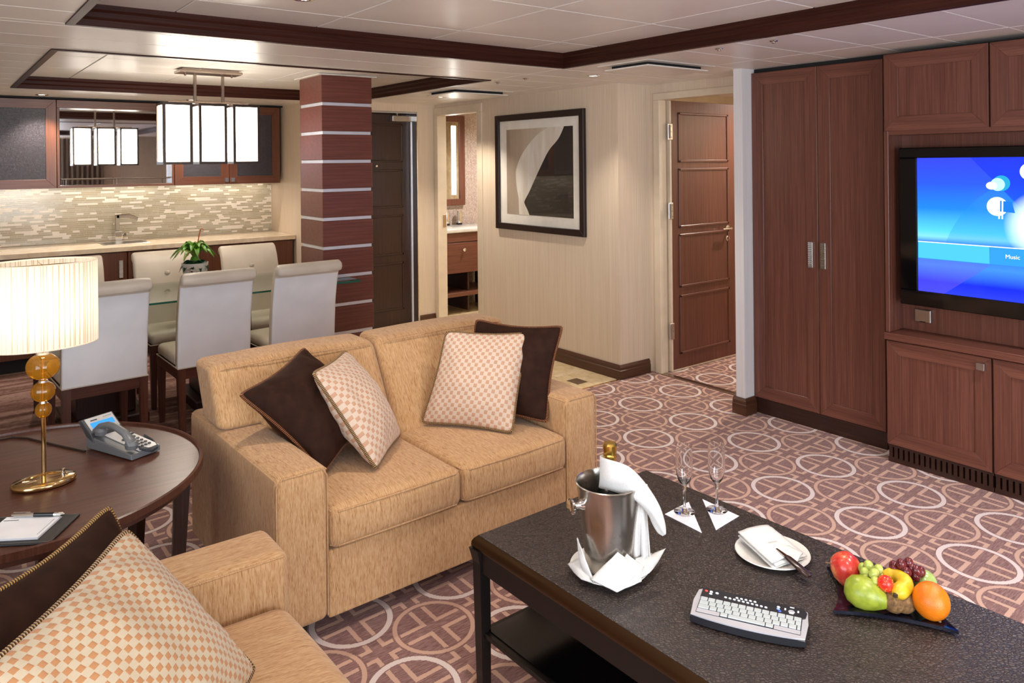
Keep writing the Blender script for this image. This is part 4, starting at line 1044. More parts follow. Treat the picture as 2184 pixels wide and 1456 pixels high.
for x0, x1, xe, sg in ((0, SW/2-.003, AW, 1), (SW/2+.003, SW, SW-AW, -1)):
    bm = B(); softbox(bm, x0, x1, .455, .665, .40, .785, .04, (0, .018, .012), 4, 16, backfn(xe, sg)); c = obj('back_cushion', bm, SOFA['z'], sofa, True, angle=1.5)
    bm = B(); tube(bm, [(x0+.012, .644, .757), (x0+.05, .632, .773), ((x0+x1)/2, .627, .780), (x1-.05, .632, .773), (x1-.012, .644, .757)], .0032, 6); obj('piping', bm, SOFA['x'], c, True)
bm = B(); box(bm, AW, SW-AW, .70, .89, .285, .6, .01, 2); obj('back_frame', bm, SOFA['z'], sofa)
for x in (.05, SW-.11):
    for y in (.02, .8):
        bm = B(); box(bm, x, x+.06, y, y+.06, 0, .066, .004); obj('foot', bm, FOOT, sofa)

# ---------------------------------------------------------------- armchair, near left
ac = wthing('armchair', 'tan chenille armchair in the near left corner', 'armchair', (.28, 1.55, 0))
bm = B(); box(bm, -.15, .70, 1.1, 2.0, .065, .31, .006, 2); obj('base', bm, ARMF['z'], ac)
for y0, y1 in ((1.905, 2.083), (1.0, 1.178)):
    bm = B(); softbox(bm, -.17, .735, y0, y1, .065, .56, .03, (.004, .004, .004), 4, 6); a = obj('arm', bm, ARMF['z'], ac, True, angle=1.5)
    for yy in (y0+.005, y1-.005):
        bm = B(); tube(bm, [(-.15, yy, .548), (.3, yy, .548), (.72, yy, .548)], .0028, 6); obj('seam', bm, ARMF['x'], a, True)
bm = B(); softbox(bm, .0, .72, 1.182, 1.9, .312, .445, .045, (.015, 0, .03), 4, 8); obj('seat_cushion', bm, ARMF['x'], ac, True, angle=1.5)
bm = B(); softbox(bm, -.2, .02, 1.05, 2.03, .3, .78, .04, (.01, 0, .01), 4, 8); obj('back_cushion', bm, ARMF['z'], ac, True, angle=1.5)
for x in (-.1, .62):
    for y in (1.04, 1.98):
        bm = B(); box(bm, x, x+.06, y, y+.06, 0, .066, .004); obj('foot', bm, FOOT, ac)

# ---------------------------------------------------------------- throw pillows
def velvet():
    m, t = newmat('brown_velvet'); n = t.noise(t.coords('Object'), 26.0, 3.0, .5)
    t.out(t.ramp(n, [(.3, srgb(38, 21, 14)), (.7, srgb(50, 29, 20))]), .75, 0.0, **{'Sheen Weight': .18, 'Sheen Roughness': .35, 'Sheen Tint': srgb(150, 100, 70), 'Specular IOR Level': .1}); return m
VELVET = velvet()
def checks(name, n, tanc, crm, crm2):
    m, t = newmat(name)
    tc = t.n('ShaderNodeTexCoord'); sp = t.n('ShaderNodeSeparateXYZ'); t.l(tc.outputs['UV'], sp.inputs[0])
    u = t.m('MULTIPLY', sp.outputs[0], n); v = t.m('MULTIPLY', sp.outputs[1], n)
    par = t.m('MODULO', t.m('ADD', t.m('FLOOR', u), t.m('FLOOR', v)), 2.0)
    fu = t.m('ABSOLUTE', t.m('SUBTRACT', t.m('FRACT', u), .5)); fv = t.m('ABSOLUTE', t.m('SUBTRACT', t.m('FRACT', v), .5))
    edge = t.m('MAXIMUM', fu, fv); inn = t.m('LESS_THAN', edge, .43)
    rib = t.m('MULTIPLY', t.m('SINE', t.m('MULTIPLY', v, 44.0)), .5)
    tanm = t.m('MULTIPLY', par, inn)
    nn = t.noise(t.coords('UV', (1, 1, 1)), 300.0, 2.0)
    col = t.mix(tanm, t.mix(t.m('MULTIPLY', t.m('ADD', rib, .5), .5), crm, crm2), t.mix(nn, tanc, tuple(min(1, c*1.15) for c in tanc[:3])+(1,)))
    dome = t.m('SUBTRACT', 1.0, t.m('MULTIPLY', t.m('POWER', t.m('MULTIPLY', edge, 2.0), 4.0), 1.0))
    hgt = t.m('ADD', t.m('MULTIPLY', tanm, t.m('ADD', t.m('MULTIPLY', dome, .3), .5)), t.m('MULTIPLY', rib, .06))
    t.out(col, .6, 0.0, bump=hgt, bstr=.8, bdist=.004, **{'Sheen Weight': .2}); return m
CHK = checks('checked_velvet', 32, srgb(178, 124, 78), srgb(192, 172, 142), srgb(204, 186, 158))
CHKP = checks('checked_velvet_pink', 24, srgb(186, 142, 112), srgb(204, 180, 158), srgb(220, 200, 180))
def cord(name, cols):
    m, t = newmat(name); tc = t.n('ShaderNodeTexCoord'); sp = t.n('ShaderNodeSeparateXYZ'); t.l(tc.outputs['UV'], sp.inputs[0])
    f = t.m('FRACT', t.m('ADD', sp.outputs[0], sp.outputs[1]))
    col = t.ramp(f, [(0, srgb(*cols[0])), (.3, srgb(*cols[1])), (.55, srgb(*cols[2])), (.8, srgb(*cols[0]))])
    t.out(col, .6, 0.0, bump=t.m('SINE', t.m('MULTIPLY', f, 6.28)), bstr=.8, bdist=.003); return m
CORD1 = cord('cord_copper', ((60, 30, 18), (190, 120, 70), (110, 60, 34)))
CORD2 = cord('cord_cream', ((70, 46, 28), (222, 186, 130), (140, 96, 56)))
CORD3 = cord('cord_gold', ((70, 44, 16), (220, 160, 90), (150, 120, 40)))
def pillow(name, lab, TL, TR, BR, BL, mat, cmat, T=.075, pinch=.035, seed=1, face=None):
    C4 = [Vector(p) for p in (TL, TR, BR, BL)]
    ctr = sum(C4, Vector())/4
    C4 = [ctr+(p-ctr)*1.03 for p in C4]
    nrm = (C4[1]-C4[3]).cross(C4[0]-C4[2]).normalized()
    if nrm.dot(EYE-ctr) < 0: nrm = -nrm
    r = wthing(name, lab, 'pillow', (ctr.x, ctr.y, min(p.z for p in C4)))
    n = 34
    def pos(u, v, s):
        a, b = 2*u-1, 2*v-1
        # concave edges: pull the middle of each edge inwards, leaving pointed corners
        pu = u-(pinch*2.2)*(a)*(1-b*b)*.5*abs(a)**1.5; pv = v-(pinch*2.2)*(b)*(1-a*a)*.5*abs(b)**1.5
        cr = (abs(a)*abs(b))**9*.022; pu -= a*cr; pv -= b*cr          # soft corners
        p = C4[3].lerp(C4[2], pu).lerp(C4[0].lerp(C4[1], pu), pv)
        e = max(0, (1-a**2)*(1-b**2)); h = T*e**.42*.62+T*.38*e
        wr = noise.noise(Vector((a*3+seed*7, b*3, s*2+seed)))*.010*e**.3+noise.noise(Vector((a*9+seed*3, b*2.5, s)))*.005*(1-e)*min(1, e*6)
        wr += .006*math.sin((a+b*.3)*14+seed)*max(0, abs(b)-.55)*e**.4
        return p+nrm*(s*(h+wr*1.0))
    bm = B(); lay = bm.loops.layers.uv.verify(); V = {}
    for s in (1, -1):
        for i in range(n+1):
            for j in range(n+1):
                bd = i in (0, n) or j in (0, n)
                if s < 0 and bd: V[(s, i, j)] = V[(1, i, j)]; continue
                # denser sampling near the edges
                f = lambda k: .5-.5*math.cos(PI*k/n)*(.75)-.5*(1-2*k/n)*.25
                V[(s, i, j)] = bm.verts.new(pos(f(i), f(j), s))
        for i in range(n):
            for j in range(n):
                q = [V[(s, i, j)], V[(s, i+1, j)], V[(s, i+1, j+1)], V[(s, i, j+1)]]
                if s < 0: q.reverse()
                fc_ = bm.faces.new(q)
                uv = [(i, j), (i+1, j), (i+1, j+1), (i, j+1)]
                if s < 0: uv.reverse()
                for lp, (a, b) in zip(fc_.loops, uv): lp[lay].uv = (f(a), f(b))
    body = obj('cushion', bm, mat, r, True, angle=3)
    f = lambda k: .5-.5*math.cos(PI*k/n)*(.75)-.5*(1-2*k/n)*.25
    ring = [pos(f(i), 0, 1) for i in range(n)]+[pos(1, f(j), 1) for j in range(n)]+[pos(f(i), 1, 1) for i in range(n, 0, -1)]+[pos(0, f(j), 1) for j in range(n, 0, -1)]
    bm = B(); tube(bm, ring, .0064, 7, True, uv=170); obj('piping', bm, cmat, r, True, angle=3)
    return r
def zc(px, py, z): return onz(px, py, z)
a_, b_, c_ = zc(512, 842, .74), zc(648, 743, .81), zc(690, 1008, .46)
pillow('throw_pillow', 'dark brown velvet pillow leaning on the left arm of the sofa', a_, b_, b_+(c_-a_), c_, VELVET, CORD1, .10, .05, 2)
pillow('throw_pillow', 'cream and tan checked pillow leaning left against a brown pillow on the sofa', zc(668, 797, .785), zc(737, 750, .765), zc(853, 925, .45), zc(801, 998, .455), CHKP, CORD2, .085, .025, 5)
d4 = zc(1018, 688, .83); e4 = zc(1199, 697, .82); f4 = zc(1166, 899, .46)
off = Vector((.045, .075, 0))
pillow('throw_pillow', 'dark brown velvet pillow leaning on the right arm of the sofa', d4+off*.6, e4+off*.0, f4+off*.0, d4+(f4-e4)+off*.6, VELVET, CORD1, .07, .05, 3)
pillow('throw_pillow', 'cream and tan checked pillow standing upright on the right seat of the sofa', zc(953, 708, .815), zc(1128, 712, .79), zc(1091, 921, .45), zc(902, 899, .455), CHKP, CORD2, .08, .03, 8)
T_ = onz(270, 1132, .80); R_ = onz(541, 1426, .50); L_ = onz(0, 1400, .775); L_ = T_+(L_-T_)*(.41/(L_-T_).length)
pillow('throw_pillow', 'cream pillow with orange checks on the armchair in the near left corner', L_, T_, R_, L_+R_-T_, CHK, CORD2, .085, .03, 4)
TR_ = onz(232, 1082, .80); TL_ = onz(0, 1243, .80); TL_ = TR_+(TL_-TR_)*(.42/(TL_-TR_).length); dn = Vector((.14, -.14, -.34))
pillow('throw_pillow', 'dark brown velvet pillow with gold cord on the armchair', TL_, TR_, TR_+dn, TL_+dn, VELVET, CORD3, .085, .05, 6)

# ---------------------------------------------------------------- round side table
SX, SY, SZ, SR = .23, 2.88, .55, .54
st = wthing('side_table', 'round dark wood side table with a raised rim', 'side table', (SX, SY, 0))
bm = B(); lathe(bm, [(0, -.022), (SR-.03, -.022), (SR-.012, -.018), (SR-.012, 0), (0, 0)], (SX, SY, SZ), 72); obj('top', bm, WALNUT['x'], st, True, angle=.5)
bm = B(); lathe(bm, [(SR-.013, -.004), (SR-.011, .008), (SR-.006, .012), (SR, .009), (SR+.001, -.012), (SR-.02, -.035), (SR-.03, -.035), (SR-.03, -.022), (SR-.013, -.018), (SR-.013, -.004)], (SX, SY, SZ), 72); obj('rim', bm, WALNUT['z'], st, True)
for a in (-8, 33, 112, 153, 232, 273):
    a = math.radians(a); bm = B(); R_m = Matrix.Rotation(a, 3, 'Z'); v = []
    for z, ro, w_ in ((SZ-.023, .505, .027), (.3, .49, .022), (0, .47, .018)):
        v.append([bm.verts.new(Vector((SX, SY, z))+R_m @ Vector((ro+i*w_-w_, j*w_, 0))) for i, j in ((-1, -1), (1, -1), (1, 1), (-1, 1))])
    for p, q in zip(v, v[1:]):
        for i in range(4): bm.faces.new((p[i], p[(i+1) % 4], q[(i+1) % 4], q[i]))
    bm.faces.new(v[0]); bm.faces.new(v[-1][::-1]); obj('leg', bm, DARKW['z'], st)

# table lamp
LX, LY = .29, 2.81
lp = wthing('table_lamp', 'table lamp with amber glass balls and a cream pleated shade', 'lamp', (LX, LY, SZ))
bm = B(); lathe(bm, [(0, 0), (.082, 0), (.09, .006), (.091, .012), (.086, .019), (.06, .021), (.058, .018), (.012, .018), (0, .018)], (LX, LY, SZ), 48, sx=1.0, sy=.72); obj('base', bm, BRASS, lp, True, angle=1)
bm = B(); lathe(bm, [(0, 0), (.0065, 0), (.0065, .012), (.0045, .014), (.0045, .022), (.0055, .024), (0, .025)], (LX+.05, LY-.02, SZ+.02), 12); obj('switch', bm, CHROME, lp, True)
bm = B(); tube(bm, [(LX, LY, SZ+.018), (LX, LY, .765)], .0068, 14); obj('pole', bm, BRASS, lp, True)
bm = B(); tube(bm, [(LX, LY, .765), (LX, LY, 1.0)], .0035, 8); obj('inner_rod', bm, BRASS, lp, True)
def amber():
    m, t = newmat('amber_glass')
    tr = t.n('ShaderNodeBsdfTransparent'); tr.inputs[0].default_value = (1, .74, .22, 1)
    tl = t.n('ShaderNodeBsdfTranslucent'); tl.inputs[0].default_value = (1, .58, .07, 1)
    df = t.n('ShaderNodeBsdfDiffuse'); df.inputs[0].default_value = (.95, .5, .05, 1)
    m0 = t.n('ShaderNodeMixShader'); m0.inputs[0].default_value = .4; t.l(tl.outputs[0], m0.inputs[1]); t.l(df.outputs[0], m0.inputs[2])
    m1 = t.n('ShaderNodeMixShader'); m1.inputs[0].default_value = .24; t.l(tr.outputs[0], m1.inputs[1]); t.l(m0.outputs[0], m1.inputs[2])
    gl = t.n('ShaderNodeBsdfGlossy'); gl.inputs['Roughness'].default_value = .03
    fr = t.n('ShaderNodeFresnel'); ge = t.n('ShaderNodeNewGeometry'); t.l(t.m('ADD', t.m('MULTIPLY', ge.outputs['Backfacing'], 1/1.5-1.5), 1.5), fr.inputs[0])
    m2 = t.n('ShaderNodeMixShader'); t.l(fr.outputs[0], m2.inputs[0]); t.l(m1.outputs[0], m2.inputs[1]); t.l(gl.outputs[0], m2.inputs[2])
    o = t.n('ShaderNodeOutputMaterial'); t.l(m2.outputs[0], o.inputs[0]); return m
AMBER = amber()
for z, rh, rv, fl in ((.922, .0475, .041, 0), (.843, .0335, .032, .0016), (.785, .0235, .0245, 0)):
    bm = B(); n = 40; rings = []
    for i in range(1, 18):
        th = PI*i/18; ring = []
        for k in range(n):
            rr = rh*math.sin(th)**.9*(1+(fl/rh)*math.cos(14*2*PI*k/n*1.0) if fl else 1)
            ring.append(bm.verts.new((LX+rr*math.cos(2*PI*k/n), LY+rr*math.sin(2*PI*k/n), z-rv*math.cos(th))))
        rings.append(ring)
    for a, b in zip(rings, rings[1:]):
        for k in range(n): bm.faces.new((a[k], a[(k+1) % n], b[(k+1) % n], b[k]))
    bm.faces.new(rings[0]); bm.faces.new(rings[-1][::-1])
    g = obj('glass_ball', bm, AMBER, lp, True, angle=3)
    bm = B(); lathe(bm, [(.006, -.004), (.016*rh/.0475+.004, -.003), (.014*rh/.0475+.003, .003), (.006, .005)], (LX, LY, z+rv), 20); obj('collar', bm, CHROME, g, True)
def shademat():
    m, t = newmat('pleated_shade')
    sp = t.n('ShaderNodeSeparateXYZ'); t.l(t.coords('Object'), sp.inputs[0])
    an = t.m('ARCTAN2', t.m('MULTIPLY', sp.outputs[1], 1.38), sp.outputs[0]); f = t.m('FRACT', t.m('MULTIPLY', an, 60/6.28318)); g = t.m('FRACT', t.m('MULTIPLY', an, 23/6.28318))
    seam = t.m('MAXIMUM', t.m('LESS_THAN', f, .1), t.m('MULTIPLY', t.m('LESS_THAN', g, .08), .7))
    col = t.mix(seam, srgb(250, 242, 226), srgb(214, 188, 152))
    d = t.n('ShaderNodeBsdfDiffuse'); t.l(col, d.inputs[0]); tr = t.n('ShaderNodeBsdfTranslucent'); t.l(col, tr.inputs[0])
    mx = t.n('ShaderNodeMixShader'); mx.inputs[0].default_value = .55; t.l(d.outputs[0], mx.inputs[1]); t.l(tr.outputs[0], mx.inputs[2]); o = t.n('ShaderNodeOutputMaterial'); t.l(mx.outputs[0], o.inputs[0]); return m
SHADE = shademat()
bm = B(); n = 240; rings = []
for z in (.99, .997, 1.243, 1.25):
    ring = []
    for k in range(n):
        a = 2*PI*k/n; pl = .0035*abs(math.sin(a*30))+.0012*math.sin(a*13)*0
        ring.append(bm.verts.new((LX+(.152+pl)*math.cos(a), LY+(.11+pl)*math.sin(a), z)))
    rings.append(ring)
for a, b in zip(rings, rings[1:]):
    for k in range(n): bm.faces.new((a[k], a[(k+1) % n], b[(k+1) % n], b[k]))
sh = obj('shade', bm, SHADE, lp, True, angle=3)
for z in (.991, 1.249):
    bm = B(); tube(bm, [(LX+.153*math.cos(2*PI*k/60), LY+.111*math.sin(2*PI*k/60), z) for k in range(60)], .0025, 6, True); obj('shade_ring', bm, plain('shade_tape', srgb(240, 226, 200), .7), sh, True)
bm = B(); tube(bm, [(LX-.151, LY, 1.24), (LX+.151, LY, 1.24)], .002, 6); tube(bm, [(LX, LY-.109, 1.24), (LX, LY+.109, 1.24)], .002, 6); obj('spider', bm, BRASS, sh, True)
bm = B(); tube(bm, [(LX, LY, 1.0), (LX, LY, 1.06)], .009, 10); obj('lamp_socket', bm, BRASS, lp, True)
bm = B(); lathe(bm, [(0, 0), (.014, .0), (.014, .03), (.026, .055), (.03, .08), (.022, .105), (0, .115)], (LX, LY, 1.06), 18); obj('bulb', bm, emit('bulb_glow', (1, .9, .78, 1), 14), lp, True)

# telephone
ph = thing('telephone', 'grey desk telephone with a blue display on the side table', 'telephone', (.545, 2.835, SZ), math.atan2(.40, .917)); ph.scale = (.74, 1, 1)
GREY = plain('phone_grey', srgb(104, 106, 108), .35); PSIL = plain('phone_silver', srgb(196, 196, 194), .3); DGREY = plain('phone_dark', srgb(62, 64, 68), .35)
bm = B(); prism(bm, [(0, 0, .004), (0, .25, .004), (0, .25, .05), (0, .0, .022)], (.15, 0, 0), .004, 2); obj('body', bm, GREY, ph)
bm = B(); prism(bm, [(.045, .004, .0235), (.045, .2, .0455), (.145, .2, .0455), (.145, .004, .0235)], (0, 0, .002)); obj('face_plate', bm, PSIL, ph)
bm = B(); prism(bm, [(-.006, .2, .03), (-.006, .245, .045), (-.006, .292, .092), (-.006, .274, .099), (-.006, .215, .055)], (.16, 0, 0), .004, 2); dsp = obj('display_panel', bm, DGREY, ph)
def onpanel(x, t, d=.0012):
    a = Vector((x, .217, .0565)); b = Vector((x, .2745, .0995)); n_ = Vector((0, -(b.z-a.z), b.y-a.y)).normalized(); return a.lerp(b, t)+n_*d
def pquad(x0, x1, t0, t1, d, mat, nm):
    bm = B(); n_ = onpanel(0, 0, .001)-onpanel(0, 0, 0); prism(bm, [onpanel(x0, t0, d), onpanel(x1, t0, d), onpanel(x1, t1, d), onpanel(x0, t1, d)], n_); return obj(nm, bm, mat, dsp)
pquad(.008, .146, .06, .95, .0, PSIL, 'panel_face'); pquad(.02, .134, .3, .62, .0012, emit('lcd_blue', srgb(60, 140, 245), 1.1), 'display')
pquad(.03, .062, .74, .79, .0012, plain('print_dark', srgb(40, 42, 50), .5), 'printed_mark'); pquad(.095, .138, .8, .83, .0012, plain('print_grey', srgb(150, 152, 156), .5), 'printed_mark')
for i in range(4):
    for j in range(5):
        bm = B(); lathe(bm, [(0, .004), (.0065, .0035), (.0075, 0), (0, 0)], (.066+.0185*i, .03+.021*j, .0255+.112*(.03+.021*j)), 12, sy=.75); obj('key', bm, DGREY, ph, True)
for j in range(3):
    bm = B(); box(bm, .118, .142, .135+.02*j, .143+.02*j, .041+.002*j, .046+.002*j, .001); obj('line_key', bm, DGREY, ph)
bm = B()
hp = [(.024, .012, .048), (.024, .03, .062), (.024, .06, .082), (.024, .11, .096), (.024, .155, .096), (.024, .195, .084), (.024, .215, .068)]
rows = []
for i, p in enumerate(hp):
    w_ = (.026, .024, .02, .018, .019, .023, .026)[i]; h_ = (.012, .012, .011, .011, .011, .012, .012)[i]
    rows.append([Vector(p)+Vector((w_*math.cos(a), 0, h_*math.sin(a))) for a in [2*PI*k/12 for k in range(13)]])
V = [[bm.verts.new(q) for q in r_[:12]] for r_ in rows]
for a, b in zip(V, V[1:]):
    for k in range(12): bm.faces.new((a[k], a[(k+1) % 12], b[(k+1) % 12], b[k]))
bm.faces.new(V[0]); bm.faces.new(V[-1][::-1])
hs = obj('handset', bm, GREY, ph, True, angle=1)
for y, z in ((.025, .035), (.195, .055)):
    bm = B(); lathe(bm, [(0, 0), (.022, 0), (.026, .014), (.02, .026), (0, .026)], (.024, y, z), 18); obj('ear_cup', bm, GREY, hs, True)
bm = B(); L0 = [Vector((.05, .01, .03)), Vector((.09, -.015, .016)), Vector((.135, .0, .016)), Vector((.165, .06, .018)), Vector((.16, .1, .03))]
coil = []
for i in range(260):
    t = i/259*(len(L0)-1); k = min(int(t), len(L0)-2); p = L0[k].lerp(L0[k+1], t-k); a = i*.9
    coil.append(p+Vector((.006*math.cos(a)*.8, .006*math.cos(a)*.6, .006*math.sin(a)+.004)))
tube(bm, coil, .0022, 5); obj('coil_cord', bm, DGREY, ph, True)
bm = B(); C0 = [onz(182, 962, SZ+.004), onz(150, 955, SZ+.004), onz(105, 945, SZ+.004), onz(60, 934, SZ+.004), onz(25, 932, SZ+.004), onz(-10, 938, SZ+.004), onz(-60, 948, SZ+.004)]
tube(bm, C0, .0035, 6); obj('phone_cable', bm, plain('cable_brown', srgb(46, 32, 26), .4), smooth=True, label='thin dark cable running across the side table to the telephone', cat='cable')

# writing folder, pad and pen
pad_r = math.atan2(-.073, .113)
fo = thing('writing_folder', 'black leather writing folder on the side table rim', 'folder', (.20, 2.50, SZ), pad_r)
bm = B(); box(bm, -.10, .125, -.095, .075, .0, .006, .002, 2); obj('cover', bm, plain('black_leather', srgb(36, 34, 34), .5), fo)
bm = B(); tube(bm, [(-.095, -.09, .0065), (.12, -.09, .0065), (.12, .07, .0065), (-.095, .07, .0065)], .0007, 4, True); obj('stitching', bm, plain('thread_grey', srgb(120, 116, 112), .7), fo)
npd = thing('note_pad', 'white note pad lying on the black folder', 'note pad', (.20, 2.50, SZ+.006), pad_r)
bm = B(); box(bm, -.065, .085, -.075, .055, 0, .007, .0008); obj('paper', bm, plain('paper_white', srgb(236, 238, 242), .8), npd)
bm = B(); box(bm, -.06, -.02, .03, .033, .0071, .0074); obj('printed_line', bm, plain('ink_dark', srgb(60, 62, 70), .7), npd)
bm = B(); box(bm, .075, .077, -.06, .03, .0071, .0074); obj('printed_line', bm, plain('ink_grey', srgb(170, 172, 178), .7), npd)
pn = wthing('pen', 'silver and black ballpoint pen above the note pad', 'pen', (.245, 2.565, SZ+.006))
p0 = onz(25, 1098, SZ+.02); p1 = onz(138, 1096, SZ+.018)
bm = B(); tube(bm, [p0, p0.lerp(p1, .08), p0.lerp(p1, .42)], .005, 10, rfun=lambda t: .0025 if t < .2 else .0055); obj('cap', bm, CHROME, pn, True)
bm = B(); tube(bm, [p0.lerp(p1, .42), p0.lerp(p1, .8)], .0055, 10); obj('barrel', bm, BLACK, pn, True)
bm = B(); tube(bm, [p0.lerp(p1, .8), p0.lerp(p1, .95), p1], .005, 10, rfun=lambda t: .0055 if t < .6 else .002); obj('tip', bm, CHROME, pn, True)
bm = B(); tube(bm, [p0.lerp(p1, .04)+Vector((0, 0, .007)), p0.lerp(p1, .36)+Vector((0, 0, .0075))], .0012, 6); obj('clip', bm, CHROME, pn, True)
# ---------------------------------------------------------------- coffee table
CT = .455; CROT = math.radians(1.0)
ct = thing('coffee_table', 'low dark leather-topped coffee table with a bronze edge', 'coffee table', (1.27, 1.86, 0), CROT)
def hide():
    m, t = newmat('dark_hide')
    vo = t.n('ShaderNodeTexVoronoi'); vo.feature = 'DISTANCE_TO_EDGE'
    warp = t.noise(t.coords('Object'), 60.0, 2.0)
    mp = t.coords('Object', (1, 1, 1)); ad = t.n('ShaderNodeVectorMath'); ad.operation = 'ADD'
    cb = t.n('ShaderNodeCombineXYZ'); t.l(t.m('MULTIPLY', warp, .012), cb.inputs[0]); t.l(t.m('MULTIPLY', warp, -.010), cb.inputs[1]); t.l(mp, ad.inputs[0]); t.l(cb.outputs[0], ad.inputs[1])
    t.l(ad.outputs[0], vo.inputs['Vector']); vo.inputs['Scale'].default_value = 125.0
    d = t.m('MINIMUM', t.m('MULTIPLY', vo.outputs['Distance'], 3.2), 1.0)
    n = t.noise(t.coords('Object'), 6.0, 3.0)
    base = t.mix(n, srgb(58, 47, 43), srgb(80, 67, 61))
    col = t.mix(d, srgb(28, 22, 21), base)
    t.out(col, .42, 0.0, bump=d, bstr=.5, bdist=.002, **{'Specular IOR Level': .45}); return m
TWX, TLY = .76, 1.52
DKM = plain('dark_bronze_frame', srgb(30, 24, 22), .35, .3)
BRZ = plain('bronze_edge', srgb(78, 55, 34), .32, .85)
bm = B(); box(bm, .012, TWX-.012, -TLY+.012, -.012, .405, CT, .004, 2); obj('top', bm, hide(), ct)
bm = B()
prof = [(0, .418), (-.003, .426), (-.002, .436), (.003, .445), (.012, .4535), (.013, .418)]
for i, (a, b) in enumerate((((0, 0), (TWX, 0)), ((TWX, 0), (TWX, -TLY)), ((TWX, -TLY), (0, -TLY)), ((0, -TLY), (0, 0)))):
    bm = B(); A_ = Vector((*a, 0)); B_ = Vector((*b, 0)); cen = Vector((TWX/2, -TLY/2, 0))
    va = [bm.verts.new(A_+Vector((d if A_.x < cen.x else -d, d if A_.y < cen.y else -d, z))) for d, z in prof]
    vb = [bm.verts.new(B_+Vector((d if B_.x < cen.x else -d, d if B_.y < cen.y else -d, z))) for d, z in prof]
    for k in range(6): bm.faces.new((va[k], va[(k+1) % 6], vb[(k+1) % 6], vb[k]))
    bm.faces.new(va); bm.faces.new(vb[::-1]); obj('edge_moulding', bm, BRZ, ct, True)
for q in ((.03, TWX-.03, -.03, -.008), (.03, TWX-.03, -TLY+.008, -TLY+.03)):
    bm = B(); box(bm, *q, .352, .417, .002); obj('apron', bm, DKM, ct)
for x in (.006, TWX-.03):
    bm = B(); box(bm, x, x+.024, -TLY+.03, -.03, .352, .417, .002); obj('apron', bm, DKM, ct)
for x, sx in ((0, 1), (TWX, -1)):
    for y, sy in ((0, -1), (-TLY, 1)):
        bm = B(); v = []
        for z, o_, w_ in ((.418, -.008, .043), (.38, 0, .036), (.2, .003, .034), (.02, .006, .03), (0, .004, .033)):
            v.append([bm.verts.new((x+sx*(o_+i*w_), y+sy*(o_+j*w_), z)) for i, j in ((0, 0), (1, 0), (1, 1), (0, 1))])
        for p, q in zip(v, v[1:]):
            for i in range(4): bm.faces.new((p[i], p[(i+1) % 4], q[(i+1) % 4], q[i]))
        bm.faces.new(v[0]); bm.faces.new(v[-1][::-1]); obj('leg', bm, DKM, ct)
bm = B(); box(bm, .012, TWX-.012, -TLY+.012, -.012, .162, .176, .002); obj('shelf_frame', bm, DKM, ct)
bm = B(); box(bm, .03, TWX-.03, -TLY+.03, -.03, .1765, .179); obj('lower_shelf', bm, plain('black_glass', srgb(6, 6, 7), .15), ct)

def T(px, py, dz=0.0): return onz(px, py, CT+dz)
# ---------------------------------------------------------------- champagne set
bc = T(1300, 1214); BX, BY = bc.x, bc.y
sp_ = wthing('saucer_plate', 'round white plate under the champagne bucket', 'plate', (BX, BY, CT))
def plate_prof(R): return [(0, .002), (R*.6, .002), (R*.64, .0), (R*.68, .003), (R*.95, .011), (R, .013), (R*.985, .0155), (R*.7, .007), (R*.64, .005), (0, .005)]
bm = B(); lathe(bm, plate_prof(.106), (BX, BY, CT), 48); obj('plate', bm, WHITEC, sp_, True, angle=1)
def steel_wet():
    m, t = newmat('misted_steel'); vo = t.n('ShaderNodeTexVoronoi'); t.l(t.coords('Object'), vo.inputs['Vector']); vo.inputs['Scale'].default_value = 260
    n = t.noise(t.coords('Object'), 9.0, 3.0); d = t.m('LESS_THAN', vo.outputs['Distance'], .22); ms = t.m('MULTIPLY', d, t.m('GREATER_THAN', n, .5))
    t.out(t.mix(ms, srgb(200, 194, 186), srgb(214, 206, 196)), t.m('ADD', t.m('MULTIPLY', n, .3), .1), 1.0, bump=t.m('SUBTRACT', 1.0, t.m('MINIMUM', vo.outputs['Distance'], .3)), bstr=.12, bdist=.001); return m
bk = wthing('champagne_bucket', 'shiny steel champagne bucket beaded with moisture', 'ice bucket', (BX, BY, CT+.008))
Z0 = CT+.008; ZR = .692
bm = B(); lathe(bm, [(0, 0), (.058, 0), (.064, .004), (.068, .05), (.077, .14), (.085, ZR-Z0-.012), (.0885, ZR-Z0-.004), (.0895, ZR-Z0), (.087, ZR-Z0+.002), (.084, ZR-Z0-.004), (.081, ZR-Z0-.02), (.073, .14), (.064, .05), (.06, .012), (0, .01)], (BX, BY, Z0), 64); obj('bucket', bm, steel_wet(), bk, True, angle=.9)
for ang in (math.radians(166), math.radians(346)):
    d = Vector((math.cos(ang), math.sin(ang), 0)); q = d.to_track_quat('Z', 'Y').to_matrix()
    bm = B(); lathe(bm, [(.016, -.006), (.013, .004), (.008, .012), (.008, .022), (.0205, .03), (.021, .036), (.017, .038), (0, .038)], Vector((BX, BY, .645))+d*.081, 24, rot=q); obj('handle', bm, CHROME, bk, True, angle=.9)
bo = wthing('champagne_bottle', 'champagne bottle with gold foil top standing in the steel bucket', 'bottle', (BX+.008, BY, Z0+.012))
bx, by = BX+.008, BY+.002
bm = B(); lathe(bm, [(0, 0), (.04, 0), (.043, .006), (.043, .15), (.04, .175), (.028, .205), (.018, .24), (.0155, .27), (0, .27)], (bx, by, Z0+.012), 32); obj('glass', bm, plain('bottle_green', srgb(12, 20, 14), .06), bo, True)
bm = B(); lathe(bm, [(.0185, .232), (.0172, .262), (.0185, .278), (.0185, .285), (.0172, .289), (.0188, .3), (.0192, .312), (.016, .318), (0, .319)], (bx, by, Z0+.012), 18)
